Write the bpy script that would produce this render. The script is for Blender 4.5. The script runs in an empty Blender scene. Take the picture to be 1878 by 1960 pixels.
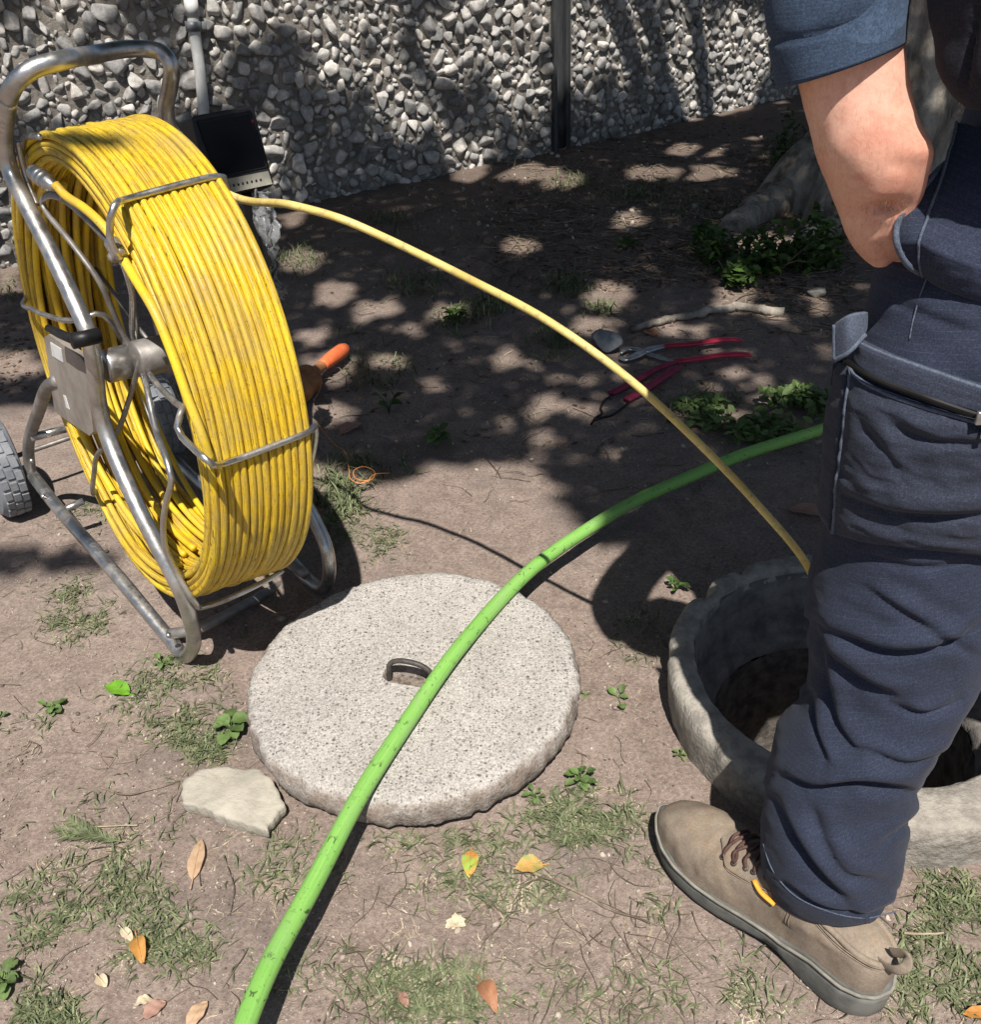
import bpy, bmesh, math, random
import numpy as np
from mathutils import Vector, Matrix, noise
random.seed(7); rng = np.random.default_rng(7)
sc = bpy.context.scene
V3 = lambda *a: np.array(a, float)
UP = V3(0, 0, 1)
def unit(v): v = np.array(v, float); return v/np.linalg.norm(v)

# ------------------------------------------------------------------ camera
FPX, WPX, HPX, PITCH, ROLL, CH = 1800., 1878., 1960., math.radians(33.5), math.radians(-3), 1.2
cF = V3(0, math.cos(PITCH), -math.sin(PITCH)); _r = V3(1, 0, 0); _u = np.cross(_r, cF)
cR = math.cos(ROLL)*_r + math.sin(ROLL)*_u; cU = -math.sin(ROLL)*_r + math.cos(ROLL)*_u; cO = V3(0, 0, CH)
cam = bpy.data.cameras.new('camera'); co = bpy.data.objects.new('camera', cam); sc.collection.objects.link(co)
mw = Matrix.Identity(4)
for i in range(3): mw[i][0] = cR[i]; mw[i][1] = cU[i]; mw[i][2] = -cF[i]; mw[i][3] = cO[i]
co.matrix_world = mw
cam.sensor_fit = 'VERTICAL'; cam.sensor_height = 24; cam.lens = 24*FPX/HPX
cam.clip_start = 0.02; cam.clip_end = 500
sc.camera = co
def ray(x, y): return unit(cF*FPX + cR*(x-WPX/2) + cU*(HPX/2-y))
def at(x, y, z=0.):                      # survey point of the photograph -> point at height z
    d = ray(x, y); return cO + d*(z-CH)/d[2]
def onp(x, y, p, n):                     # -> point on a plane
    d = ray(x, y); return cO + d*np.dot(np.array(p)-cO, n)/np.dot(d, n)
def pix(P):
    v = np.atleast_2d(P)-cO; c = v@cF
    return np.stack([WPX/2+FPX*(v@cR)/c, HPX/2-FPX*(v@cU)/c], 1)

# ------------------------------------------------------------------ light
SUN = unit(V3(.03, -.57, 1.0))           # towards the sun
w = bpy.data.worlds.new('World'); sc.world = w; w.use_nodes = True
nt = w.node_tree; bg = nt.nodes['Background']; sk = nt.nodes.new('ShaderNodeTexSky')
sk.sky_type = 'NISHITA'; sk.sun_disc = False
sk.sun_elevation = math.asin(SUN[2]); sk.sun_rotation = math.atan2(SUN[0], SUN[1])
nt.links.new(sk.outputs[0], bg.inputs[0]); bg.inputs[1].default_value = 0.058
sl = bpy.data.lights.new('sun', 'SUN'); sl.energy = 5.0; sl.angle = math.radians(.53); sl.color = (1, .955, .89)
so = bpy.data.objects.new('sun', sl); sc.collection.objects.link(so)
so.rotation_euler = Vector(SUN).to_track_quat('Z', 'Y').to_euler()
sc.view_settings.view_transform = 'Standard'; sc.view_settings.look = 'None'
sc.view_settings.exposure = 0.5; sc.view_settings.gamma = 1
sc.cycles.max_bounces = 6; sc.cycles.transparent_max_bounces = 8

# ------------------------------------------------------------------ helpers
def link(o, parent=None):
    sc.collection.objects.link(o)
    if parent is not None: o.parent = parent
    return o
def tag(o, label=None, cat=None, group=None, kind=None):
    for k, v in (('label', label), ('category', cat), ('group', group), ('kind', kind)):
        if v: o[k] = v
    return o
def empty(name, loc, label, cat, group=None):
    o = bpy.data.objects.new(name, None); o.location = loc; o.empty_display_size = .05
    link(o); return tag(o, label, cat, group)
def mesh(name, V, F, mat=None, parent=None, smooth=True, uv=None, flat=None):
    """V world coordinates; F list of faces or int array (n,k)"""
    V = np.asarray(V, float)
    if parent is not None and parent.type == 'EMPTY': V = V - np.array(parent.location)
    elif parent is not None:
        p = parent; off = np.zeros(3)
        while p is not None: off += np.array(p.location); p = p.parent
        V = V - off
    me = bpy.data.meshes.new(name)
    if isinstance(F, np.ndarray):
        n, k = F.shape
        me.vertices.add(len(V)); me.vertices.foreach_set('co', V.ravel())
        me.loops.add(n*k); me.loops.foreach_set('vertex_index', F.ravel().astype(np.int32))
        me.polygons.add(n); me.polygons.foreach_set('loop_start', np.arange(0, n*k, k, dtype=np.int32))
        try: me.polygons.foreach_set('loop_total', np.full(n, k, dtype=np.int32))
        except Exception: pass
        me.update(calc_edges=True)
    else:
        me.from_pydata([tuple(v) for v in V], [], [tuple(int(i) for i in f) for f in F]); me.update()
    if smooth: me.polygons.foreach_set('use_smooth', [True]*len(me.polygons))
    if uv is not None:
        L = me.uv_layers.new(name='UVMap'); vi = np.zeros(len(me.loops), int); me.loops.foreach_get('vertex_index', vi)
        L.data.foreach_set('uv', np.asarray(uv, float)[vi].ravel())
    o = bpy.data.objects.new(name, me); link(o, parent)
    if mat: me.materials.append(mat)
    return o
def newtop(o): return o
def crom(P, n):
    """Catmull-Rom resample of a polyline (k,d) to n points, by chord length"""
    P = np.asarray(P, float)
    if len(P) < 3:
        t = np.linspace(0, 1, n)[:, None]; return P[0]*(1-t)+P[-1]*t
    d = np.r_[0, np.cumsum(np.sqrt(np.linalg.norm(np.diff(P, axis=0), axis=1)))]
    Q = np.vstack([2*P[0]-P[1], P, 2*P[-1]-P[-2]]); D = np.r_[-(d[1]-d[0]), d, d[-1]+(d[-1]-d[-2])]
    T = np.linspace(0, d[-1], n*4); out = []
    for t in T:
        i = min(max(np.searchsorted(d, t, 'right')-1, 0), len(P)-2)
        p0, p1, p2, p3 = Q[i:i+4]; t0, t1, t2, t3 = D[i:i+4]
        a1 = (t1-t)/(t1-t0)*p0+(t-t0)/(t1-t0)*p1; a2 = (t2-t)/(t2-t1)*p1+(t-t1)/(t2-t1)*p2; a3 = (t3-t)/(t3-t2)*p2+(t-t2)/(t3-t2)*p3
        b1 = (t2-t)/(t2-t0)*a1+(t-t0)/(t2-t0)*a2; b2 = (t3-t)/(t3-t1)*a2+(t-t1)/(t3-t1)*a3
        out.append((t2-t)/(t2-t1)*b1+(t-t1)/(t2-t1)*b2)
    out = np.array(out); L = np.r_[0, np.cumsum(np.linalg.norm(np.diff(out, axis=0), axis=1))]
    s = np.linspace(0, L[-1], n)
    return np.stack([np.interp(s, L, out[:, i]) for i in range(out.shape[1])], 1)
class MB:
    def __init__(s): s.V = []; s.F = []; s.n = 0
    def add(s, V, F):
        V = np.asarray(V, float); s.V.append(V); s.F += [tuple(int(i)+s.n for i in f) for f in F]; s.n += len(V); return s
    def box(s, c, size, R=None, bev=.0):
        c = np.array(c, float); h = np.array(size)/2; R = np.eye(3) if R is None else np.array(R)   # rows = axes
        bm = bmesh.new(); bmesh.ops.create_cube(bm, size=1)
        for v in bm.verts: v.co = Vector([v.co[i]*2*h[i] for i in range(3)])
        if bev: bmesh.ops.bevel(bm, geom=bm.edges[:], offset=bev, segments=2, affect='EDGES', profile=.5)
        bm.verts.ensure_lookup_table()
        V = np.array([v.co for v in bm.verts])@R + c; F = [[v.index for v in f.verts] for f in bm.faces]; bm.free()
        return s.add(V, F)
    def tube(s, P, r, n=10, caps=True, closed=False, flat=1., nrm=None):
        P = np.asarray(P, float); m = len(P); r = np.broadcast_to(np.asarray(r, float), (m,))
        T = np.gradient(P, axis=0)
        if closed: T = np.roll(P, -1, 0)-np.roll(P, 1, 0)
        T /= np.linalg.norm(T, axis=1)[:, None]+1e-12
        a = np.array(nrm, float) if nrm is not None else (UP if abs(T[0][2]) < .9 else V3(1, 0, 0))
        V = []; N = unit(a-T[0]*np.dot(a, T[0]))
        th = np.arange(n)*2*math.pi/n
        for i in range(m):
            if nrm is not None: N = np.array(nrm, float)
            N = unit(N-T[i]*np.dot(N, T[i])); B = np.cross(T[i], N)
            V.append(P[i]+r[i]*(np.cos(th)[:, None]*N*flat+np.sin(th)[:, None]*B))
        V = np.vstack(V); F = []
        for i in range(m if closed else m-1):
            j = (i+1) % m
            for k in range(n):
                l = (k+1) % n; F.append((i*n+k, i*n+l, j*n+l, j*n+k))
        if caps and not closed: F += [tuple(range(n))[::-1], tuple((m-1)*n+k for k in range(n))]
        return s.add(V, F)
    def lathe(s, C, ax, prof, n=48, e=None):
        """prof list of (r, h)"""
        ax = unit(ax); a = UP if abs(ax[2]) < .9 else V3(1, 0, 0)
        e1 = unit(a-ax*np.dot(a, ax)) if e is None else unit(e); e2 = np.cross(ax, e1); th = np.arange(n)*2*math.pi/n
        V = np.vstack([np.array(C)+ax*h+r*(np.cos(th)[:, None]*e1+np.sin(th)[:, None]*e2) for r, h in prof]); F = []
        for i in range(len(prof)-1):
            for k in range(n):
                l = (k+1) % n; F.append((i*n+k, i*n+l, (i+1)*n+l, (i+1)*n+k))
        return s.add(V, F)
    def ball(s, C, r, R=None, n=12):
        pr = [(max(1e-4, math.cos(a)), math.sin(a)) for a in np.linspace(-math.pi/2, math.pi/2, n//2+2)]
        t = MB().lathe((0, 0, 0), (0, 0, 1), pr, n); V = np.vstack(t.V)*np.array(r)
        if R is not None: V = V@np.array(R)
        return s.add(V+np.array(C), t.F)
    def obj(s, name, mat=None, parent=None, smooth=True):
        return mesh(name, np.vstack(s.V), s.F, mat, parent, smooth)
def autosmooth(o, deg=35):
    me = o.data
    try: me.shade_auto_smooth
    except Exception: pass
    bm = bmesh.new(); bm.from_mesh(me)
    for e in bm.edges:
        if len(e.link_faces) == 2 and e.calc_face_angle(0) > math.radians(deg): e.smooth = False
    bm.to_mesh(me); bm.free(); return o
def fbm(P, scale, seed=0., octv=4, mode=0):
    out = np.zeros(len(P))
    for i, p in enumerate(P):
        out[i] = noise.fractal(Vector((p[0]*scale+seed, p[1]*scale-seed, p[2]*scale)), 1.0, 2.0, octv)
    return out

# ------------------------------------------------------------------ materials
class NT:
    def __init__(s, name):
        s.m = bpy.data.materials.new(name); s.m.use_nodes = True; s.t = s.m.node_tree
        s.b = s.t.nodes['Principled BSDF']; s.tc = s.t.nodes.new('ShaderNodeTexCoord')
    def n(s, typ, **kw):
        d = s.t.nodes.new('ShaderNode'+typ)
        for k, v in kw.items():
            if k in d.inputs: d.inputs[k].default_value = v
            else: setattr(d, k, v)
        return d
    def l(s, a, b): s.t.links.new(a, b)
    def vec(s, sc3=(1, 1, 1), src='Object'):
        mp = s.n('Mapping'); mp.inputs['Scale'].default_value = sc3; s.l(s.tc.outputs[src], mp.inputs[0]); return mp.outputs[0]
    def noise(s, scale, detail=4, rough=.6, vec=None, dist=0.):
        d = s.n('TexNoise', Scale=scale, Detail=detail, Roughness=rough, Distortion=dist); s.l(vec or s.tc.outputs['Object'], d.inputs['Vector']); return d.outputs[0]
    def voro(s, scale, feature='F1', vec=None, out='Distance', rand=1.):
        d = s.n('TexVoronoi', Scale=scale, Randomness=rand); d.feature = feature; s.l(vec or s.tc.outputs['Object'], d.inputs['Vector']); return d.outputs[out]
    def ramp(s, f, stops):
        d = s.n('ValToRGB'); e = d.color_ramp.elements
        while len(e) < len(stops): e.new(.5)
        for q, (p, c) in zip(e, stops):
            q.position = p; q.color = (c, c, c, 1) if isinstance(c, (int, float)) else (*c, 1)
        s.l(f, d.inputs[0]); return d.outputs[0]
    def mix(s, f, a, b, mode='MIX'):
        d = s.n('MixRGB', blend_type=mode)
        for i, v in ((0, f), (1, a), (2, b)):
            if isinstance(v, (int, float)): d.inputs[i].default_value = v if i == 0 else (v, v, v, 1)
            elif isinstance(v, tuple): d.inputs[i].default_value = (*v, 1)
            else: s.l(v, d.inputs[i])
        return d.outputs[0]
    def math(s, op, a, b=0.):
        d = s.n('Math', operation=op)
        for i, v in enumerate((a, b)):
            if isinstance(v, (int, float)): d.inputs[i].default_value = v
            else: s.l(v, d.inputs[i])
        return d.outputs[0]
    def island(s): return s.n('NewGeometry').outputs['Random Per Island']
    def done(s, col, rough=.8, metal=0., bump=None, bs=.3, bd=.002, spec=.3, **kw):
        for k, v in (('Base Color', col), ('Roughness', rough), ('Metallic', metal)):
            if isinstance(v, tuple): s.b.inputs[k].default_value = (*v, 1)
            elif isinstance(v, (int, float)): s.b.inputs[k].default_value = v
            else: s.l(v, s.b.inputs[k])
        s.b.inputs['Specular IOR Level'].default_value = spec
        for k, v in kw.items(): s.b.inputs[k.replace('_', ' ')].default_value = v
        if bump is not None:
            b = s.n('Bump', Strength=bs, Distance=bd); s.l(bump, b.inputs['Height']); s.l(b.outputs[0], s.b.inputs['Normal'])
        return s.m
M = {}
t = NT('soil')
n1 = t.noise(1.6, 6, .65); n2 = t.noise(22, 6, .7); n3 = t.noise(150, 4, .75); n4 = t.noise(420, 2, .6)
c = t.ramp(n1, [(.3, (.20, .148, .123)), (.5, (.255, .202, .168)), (.68, (.325, .265, .225))])
c = t.mix(.55, c, t.ramp(n2, [(.33, (.18, .136, .115)), (.6, (.32, .25, .213))]))
c = t.mix(.8, c, t.ramp(n3, [(.3, .45), (.5, .88), (.7, 1.3)]), 'MULTIPLY')
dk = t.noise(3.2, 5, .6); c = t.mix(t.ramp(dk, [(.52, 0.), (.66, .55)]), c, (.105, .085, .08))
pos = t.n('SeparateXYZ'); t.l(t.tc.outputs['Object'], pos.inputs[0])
mulch_shade = t.math('ADD', t.math('ADD', t.math('MULTIPLY', pos.outputs[1], .42), t.math('MULTIPLY', pos.outputs[0], .10)), t.math('MULTIPLY', t.noise(2.4, 5, .7), 1.4))  # dark mulch tone that also paints the tree's shade into the far soil
c = t.mix(t.ramp(t.math('SUBTRACT', mulch_shade, 1.75), [(0., 0.), (.75, .62)]), c, t.ramp(n3, [(.35, (.05, .036, .028)), (.65, (.15, .11, .088))]))
sp = t.voro(260, out='Distance'); spk = t.voro(260, out='Color')
msk = t.math('MULTIPLY', t.math('LESS_THAN', sp, .2), t.math('GREATER_THAN', t.n('SeparateColor').outputs[0], .9))
sep = [n for n in t.t.nodes if n.bl_idname == 'ShaderNodeSeparateColor'][0]; t.l(spk, sep.inputs[0])
c = t.mix(msk, c, (.55, .5, .43))
sp2 = t.voro(75, out='Distance'); s2 = t.n('SeparateColor'); t.l(t.voro(75, out='Color'), s2.inputs[0])
c = t.mix(t.math('MULTIPLY', t.math('LESS_THAN', sp2, .16), t.math('GREATER_THAN', s2.outputs[1], .86)), c, (.09, .065, .05))
bmp = t.math('ADD', t.math('MULTIPLY', n3, .55), t.math('ADD', n2, t.math('MULTIPLY', n4, .25)))
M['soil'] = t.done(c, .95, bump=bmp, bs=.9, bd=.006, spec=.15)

def simple(name, c1, c2, scale=8, rough=.8, metal=0., bs=.3, bd=.001, bscale=60, spec=.3, isl=0., stretch=(1, 1, 1), lo=.38, hi=.62, **kw):
    t = NT(name); v = t.vec(stretch)
    c = t.ramp(t.noise(scale, 5, .65, v), [(lo, c1), (hi, c2)])
    if isl:
        c = t.mix(1., c, t.ramp(t.island(), [(0., 1-isl), (1., 1+isl)]), 'MULTIPLY')
    M[name] = t.done(c, rough, metal, t.noise(bscale, 4, .65, v), bs, bd, spec, **kw); return M[name]
# wall stones
t = NT('stone')
i = t.island()
c = t.ramp(i, [(0., (.20, .197, .19)), (.3, (.31, .30, .29)), (.55, (.40, .385, .365)), (.8, (.50, .47, .435)), (1., (.66, .61, .55))])
c = t.mix(.9, c, t.ramp(t.noise(45, 6, .7), [(.3, .5), (.5, .9), (.7, 1.3)]), 'MULTIPLY')
c = t.mix(t.ramp(t.noise(9, 5, .6), [(.55, 0.), (.7, .45)]), c, (.30, .25, .20))
M['stone'] = t.done(c, .85, bump=t.noise(90, 5, .7), bs=.6, bd=.004, spec=.25)
simple('mortar', (.13, .115, .10), (.25, .225, .195), 14, .95, bs=.9, bd=.006, bscale=80)
# speckled concrete
t = NT('aggregate_concrete')
base = t.ramp(t.noise(5, 6, .6), [(.3, (.36, .335, .305)), (.6, (.46, .43, .395))])
base = t.mix(.95, base, t.ramp(t.noise(300, 3, .85), [(.36, .52), (.47, .94), (.6, 1.2)]), 'MULTIPLY')
base = t.mix(.6, base, t.ramp(t.noise(120, 3, .8), [(.35, .6), (.5, 1.0), (.66, 1.2)]), 'MULTIPLY')
for k, (scl, th, pc) in enumerate(((190, .34, .60), (130, .32, .74), (90, .29, .90), (60, .24, .965))):
    d = t.voro(scl); s2 = t.n('SeparateColor'); t.l(t.voro(scl, out='Color'), s2.inputs[0])
    m = t.math('MULTIPLY', t.ramp(d, [(th-.08, 1.), (th+.06, 0.)]), t.math('GREATER_THAN', s2.outputs[0], pc))
    base = t.mix(m, base, t.ramp(s2.outputs[1], [(0., (.11, .10, .095)), (.6, (.21, .19, .175)), (1., (.30, .275, .26))]))
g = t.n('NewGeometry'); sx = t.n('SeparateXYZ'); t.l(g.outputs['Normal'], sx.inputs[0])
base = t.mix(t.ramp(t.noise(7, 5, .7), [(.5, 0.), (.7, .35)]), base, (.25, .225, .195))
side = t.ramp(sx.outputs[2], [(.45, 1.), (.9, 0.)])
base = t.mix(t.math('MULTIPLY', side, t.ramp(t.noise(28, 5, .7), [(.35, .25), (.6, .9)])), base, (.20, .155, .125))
M['aggregate_concrete'] = t.done(base, .9, bump=t.math('ADD', t.noise(220, 5, .8), t.math('MULTIPLY', t.voro(170), .6)), bs=.7, bd=.003, spec=.2)
simple('ring_concrete', (.21, .19, .165), (.35, .32, .275), 40, .92, bs=1., bd=.004, bscale=110)
simple('slab', (.30, .275, .225), (.43, .395, .33), 12, .92, bs=.8, bd=.003, bscale=110)
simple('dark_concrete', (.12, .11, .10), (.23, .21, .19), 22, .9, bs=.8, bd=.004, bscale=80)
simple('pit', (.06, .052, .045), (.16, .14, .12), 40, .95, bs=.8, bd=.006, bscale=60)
# yellow cable with smears
t = NT('yellow_cable')
c = t.ramp(t.noise(6, 4, .6), [(.35, (.62, .40, .014)), (.62, (.76, .54, .024))])
v1 = t.vec((9, 420, 1), 'UV'); c = t.mix(t.ramp(t.noise(1., 5, .75, v1, .3), [(.49, 0.), (.60, .85)]), c, (.20, .11, .025))
v2 = t.vec((45, 500, 1), 'UV'); c = t.mix(t.ramp(t.noise(1., 5, .8, v2, .5), [(.55, 0.), (.63, .9)]), c, (.08, .045, .02))
c = t.mix(t.ramp(t.noise(11, 5, .75), [(.42, 0.), (.68, .75)]), c, (.40, .29, .09))
c = t.mix(t.ramp(t.noise(300, 3, .7), [(.63, 0.), (.70, .8)]), c, (.05, .035, .02))
M['yellow_cable'] = t.done(c, t.ramp(t.noise(30, 4, .6), [(.3, .36), (.7, .62)]), bump=t.noise(200, 3, .6), bs=.2, bd=.001, spec=.4)
t = NT('worn_yellow')
c = t.ramp(t.noise(9, 5, .65, t.vec((1, 1, 1))), [(.35, (.50, .37, .10)), (.6, (.68, .55, .20))])
c = t.mix(t.ramp(t.noise(90, 5, .7), [(.52, 0.), (.66, .7)]), c, (.30, .23, .12))
M['worn_yellow'] = t.done(c, .5, bump=t.noise(200, 3, .6), bs=.2, bd=.001)
# green hose
t = NT('green_hose')
c = t.ramp(t.noise(7, 4, .6), [(.35, (.185, .36, .095)), (.62, (.24, .42, .13))])
c = t.mix(.75, c, t.ramp(t.noise(1., 4, .7, t.vec((5, 420, 1), 'UV')), [(.35, (.12, .33, .045)), (.65, (.27, .53, .12))]))
c = t.mix(t.ramp(t.noise(1., 5, .8, t.vec((55, 30, 1), 'UV'), .5), [(.585, 0.), (.63, .9)]), c, (.035, .06, .02))
c = t.mix(t.ramp(t.noise(1., 6, .75, t.vec((9, 14, 1), 'UV')), [(.5, 0.), (.68, .6)]), c, (.24, .34, .16))
c = t.mix(t.ramp(t.noise(260, 3, .8), [(.6, 0.), (.7, .5)]), c, (.10, .22, .05))
M['green_hose'] = t.done(c, .5, bump=t.noise(160, 3, .6), bs=.15, bd=.001)
# steel
t = NT('steel')
c = t.ramp(t.noise(12, 5, .7), [(.3, (.34, .33, .32)), (.65, (.60, .59, .57))])
dm = t.ramp(t.noise(20, 6, .75, dist=.3), [(.5, 0.), (.63, 1.)])
c = t.mix(t.math('MULTIPLY', dm, .75), c, (.20, .165, .13))
M['steel'] = t.done(c, t.ramp(t.noise(35, 5, .7), [(.3, .24), (.7, .5)]), t.ramp(dm, [(0., .95), (1., .45)]), bump=t.noise(120, 4, .7), bs=.25, bd=.001, spec=.5)
simple('worn_steel', (.16, .145, .13), (.33, .31, .29), 14, .55, .6, bs=.4, bd=.0015, bscale=90)
simple('dusty_plate', (.20, .175, .15), (.36, .32, .28), 9, .6, .35, bs=.4, bd=.001, bscale=70)
simple('rubber', (.055, .06, .068), (.12, .125, .135), 20, .8, bs=.4, bd=.001, bscale=100)
simple('grey_rubber', (.14, .15, .17), (.24, .25, .265), 16, .8, bs=.4, bd=.001, bscale=100)
simple('black_plastic', (.006, .006, .007), (.015, .015, .016), 20, .45, bs=.1, bd=.0005, bscale=90)
simple('rebar', (.05, .045, .042), (.12, .105, .095), 40, .6, .5, bs=.5, bd=.001, bscale=150)
simple('white_plastic', (.42, .42, .41), (.62, .62, .6), 8, .5)
simple('grey_metal_post', (.035, .037, .04), (.085, .088, .092), 6, .6, .3, stretch=(1, 1, .3))
simple('clamp_metal', (.16, .17, .18), (.3, .31, .32), 10, .5, .6)
simple('label_paper', (.5, .5, .49), (.66, .66, .64), 30, .6)
simple('panel_grey', (.26, .245, .20), (.36, .34, .28), 24, .5)
t = NT('screen'); c = t.ramp(t.noise(120, 5, .8), [(.66, (.002, .0022, .003)), (.74, (.10, .10, .11))]); M['screen'] = t.done(c, .2, spec=.15)
t = NT('clear_plastic'); M['clear_plastic'] = t.done((.55, .57, .58), .15, bump=t.noise(40, 3, .6), bs=.8, bd=.004, spec=.5, Transmission_Weight=.75, IOR=1.35)
simple('orange_plastic', (.62, .12, .04), (.80, .19, .07), 12, .5)
simple('brown_wound', (.26, .11, .045), (.42, .19, .08), 30, .6, bs=.5, bd=.002, bscale=60)
simple('string', (.30, .20, .10), (.45, .32, .18), 20, .8)
simple('orange_string', (.55, .2, .06), (.7, .3, .1), 20, .8)
simple('red_grip', (.32, .012, .035), (.50, .03, .07), 8, .35, spec=.5)
simple('dark_red_grip', (.20, .02, .05), (.30, .035, .075), 12, .6)
simple('tool_steel', (.3, .3, .3), (.55, .55, .54), 30, .35, .8)
simple('river_stone', (.12, .13, .14), (.26, .27, .28), 14, .7)
simple('bark', (.10, .082, .065), (.36, .32, .27), 9, .9, bs=1., bd=.02, bscale=22, stretch=(1, 1, .35))
simple('twig', (.09, .068, .05), (.24, .19, .145), 25, .9, isl=.4)
simple('straw', (.26, .21, .14), (.50, .43, .31), 12, .9, isl=.35)
def leafmat(name, c1, c2, isl=.3, tr=.25, scale=60, rough=.55):
    t = NT(name); c = t.ramp(t.noise(scale, 4, .6), [(.35, c1), (.65, c2)])
    c = t.mix(1., c, t.ramp(t.island(), [(0., 1-isl), (1., 1+isl)]), 'MULTIPLY')
    M[name] = t.done(c, rough, spec=.3)
    trn = t.n('BsdfTranslucent'); ms = t.n('MixShader', Fac=tr); out = t.t.nodes['Material Output']
    t.l(c, trn.inputs[0]); t.l(t.b.outputs[0], ms.inputs[1]); t.l(trn.outputs[0], ms.inputs[2]); t.l(ms.outputs[0], out.inputs[0]); return M[name]
leafmat('grass_mat', (.10, .125, .060), (.21, .23, .125), .45)
leafmat('crown_leaf', (.035, .075, .018), (.075, .125, .03), .3)
leafmat('weed_leaf', (.085, .145, .04), (.155, .22, .08), .4)
leafmat('bush_leaf', (.035, .075, .018), (.085, .14, .03), .5)
leafmat('bright_leaf', (.12, .30, .02), (.19, .42, .04), .1)
leafmat('tan_leaf', (.46, .30, .18), (.58, .41, .27), .1)
leafmat('brown_leaf', (.36, .16, .08), (.46, .23, .13), .1)
leafmat('pink_leaf', (.36, .20, .15), (.44, .27, .21), .1)
leafmat('cream_leaf', (.58, .48, .32), (.70, .62, .45), .1)
leafmat('orange_leaf', (.50, .22, .05), (.60, .33, .10), .1)
t = NT('turning_leaf'); c = t.ramp(t.noise(38, 4, .6), [(.42, (.30, .40, .07)), (.55, (.55, .22, .06))]); M['turning_leaf'] = t.done(c, .6)
t = NT('yellowing_leaf'); c = t.ramp(t.noise(30, 4, .6), [(.40, (.26, .29, .09)), (.58, (.56, .27, .08))]); M['yellowing_leaf'] = t.done(c, .6)
# cloth
def cloth(name, base, line, grid=150., lw=.1, ls=.35, fine=900., rough=.9):
    t = NT(name); s = t.n('SeparateXYZ'); t.l(t.tc.outputs['UV'], s.inputs[0])
    fx = t.math('FRACT', t.math('MULTIPLY', s.outputs[0], grid)); fy = t.math('FRACT', t.math('MULTIPLY', s.outputs[1], grid*.8))
    g1 = t.math('MULTIPLY', t.math('LESS_THAN', fx, lw), .55); g2 = t.math('LESS_THAN', fy, lw); g = t.math('MAXIMUM', g1, g2)
    brk = t.ramp(t.noise(260, 3, .7), [(.42, 0.), (.62, 1.)])
    c = t.ramp(t.noise(7, 5, .6), [(.35, base), (.65, tuple(v*1.3 for v in base))])
    c = t.mix(.8, c, t.ramp(t.noise(620, 3, .8), [(.32, .5), (.5, .95), (.68, 1.7)]), 'MULTIPLY')
    c = t.mix(t.math('MULTIPLY', t.math('MULTIPLY', g, brk), ls), c, line)
    M[name] = t.done(c, rough, bump=t.math('ADD', t.noise(500, 3, .7), t.math('MULTIPLY', g, .5)), bs=.35, bd=.0008, spec=.2)
    M[name].node_tree.nodes['Principled BSDF'].inputs['Sheen Weight'].default_value = .04
cloth('work_cloth', (.0205, .0255, .044), (.12, .14, .20), 200., .08, .26)
cloth('pocket_cloth', (.0225, .0265, .041), (.12, .14, .19), 200., .08, .26)
cloth('shirt_cloth', (.014, .014, .020), (.03, .03, .04), 400, .3, .3)
cloth('sleeve_cloth', (.026, .041, .070), (.08, .12, .18), 420, .3, .3)
cloth('piping_cloth', (.06, .072, .10), (.14, .17, .22), 300)
t = NT('suede')
c = t.ramp(t.noise(13, 6, .65), [(.32, (.165, .13, .10)), (.5, (.225, .18, .14)), (.68, (.29, .24, .185))])
c = t.mix(t.ramp(t.noise(24, 5, .7), [(.52, 0.), (.70, .5)]), c, (.29, .20, .12))
c = t.mix(.6, c, t.ramp(t.noise(300, 4, .8), [(.3, .6), (.7, 1.25)]), 'MULTIPLY')
M['suede'] = t.done(c, .95, bump=t.noise(260, 4, .75), bs=.45, bd=.0012, spec=.12)
simple('sole', (.075, .078, .072), (.15, .15, .135), 20, .75, bs=.4, bd=.001, bscale=120)
simple('welt', (.16, .15, .125), (.26, .24, .20), 30, .8, bs=.4, bd=.001, bscale=200)
simple('thread', (.16, .125, .095), (.26, .21, .16), 60, .9)
simple('lace', (.06, .03, .025), (.11, .06, .05), 60, .8)
simple('amber_tab', (.55, .25, .02), (.68, .33, .03), 60, .6)
t = NT('skin')
c = t.ramp(t.noise(14, 5, .55), [(.35, (.59, .29, .205)), (.6, (.71, .41, .305))])
c = t.mix(t.ramp(t.noise(48, 5, .7), [(.48, 0.), (.72, .6)]), c, (.52, .19, .125))
c = t.mix(.5, c, t.ramp(t.noise(260, 4, .75), [(.3, .78), (.7, 1.12)]), 'MULTIPLY')
hv = t.vec((230, 230, 34))
c = t.mix(t.ramp(t.noise(1., 3, .6, hv, .6), [(.655, 0.), (.70, .28)]), c, (.30, .16, .09))
M['skin'] = t.done(c, .5, bump=t.noise(330, 4, .7), bs=.25, bd=.0009, spec=.35, Subsurface_Weight=.12, Subsurface_Scale=.01, Subsurface_Radius=(1., .35, .2))
simple('hair', (.03, .02, .012), (.07, .045, .03), 60, .7)

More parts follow.
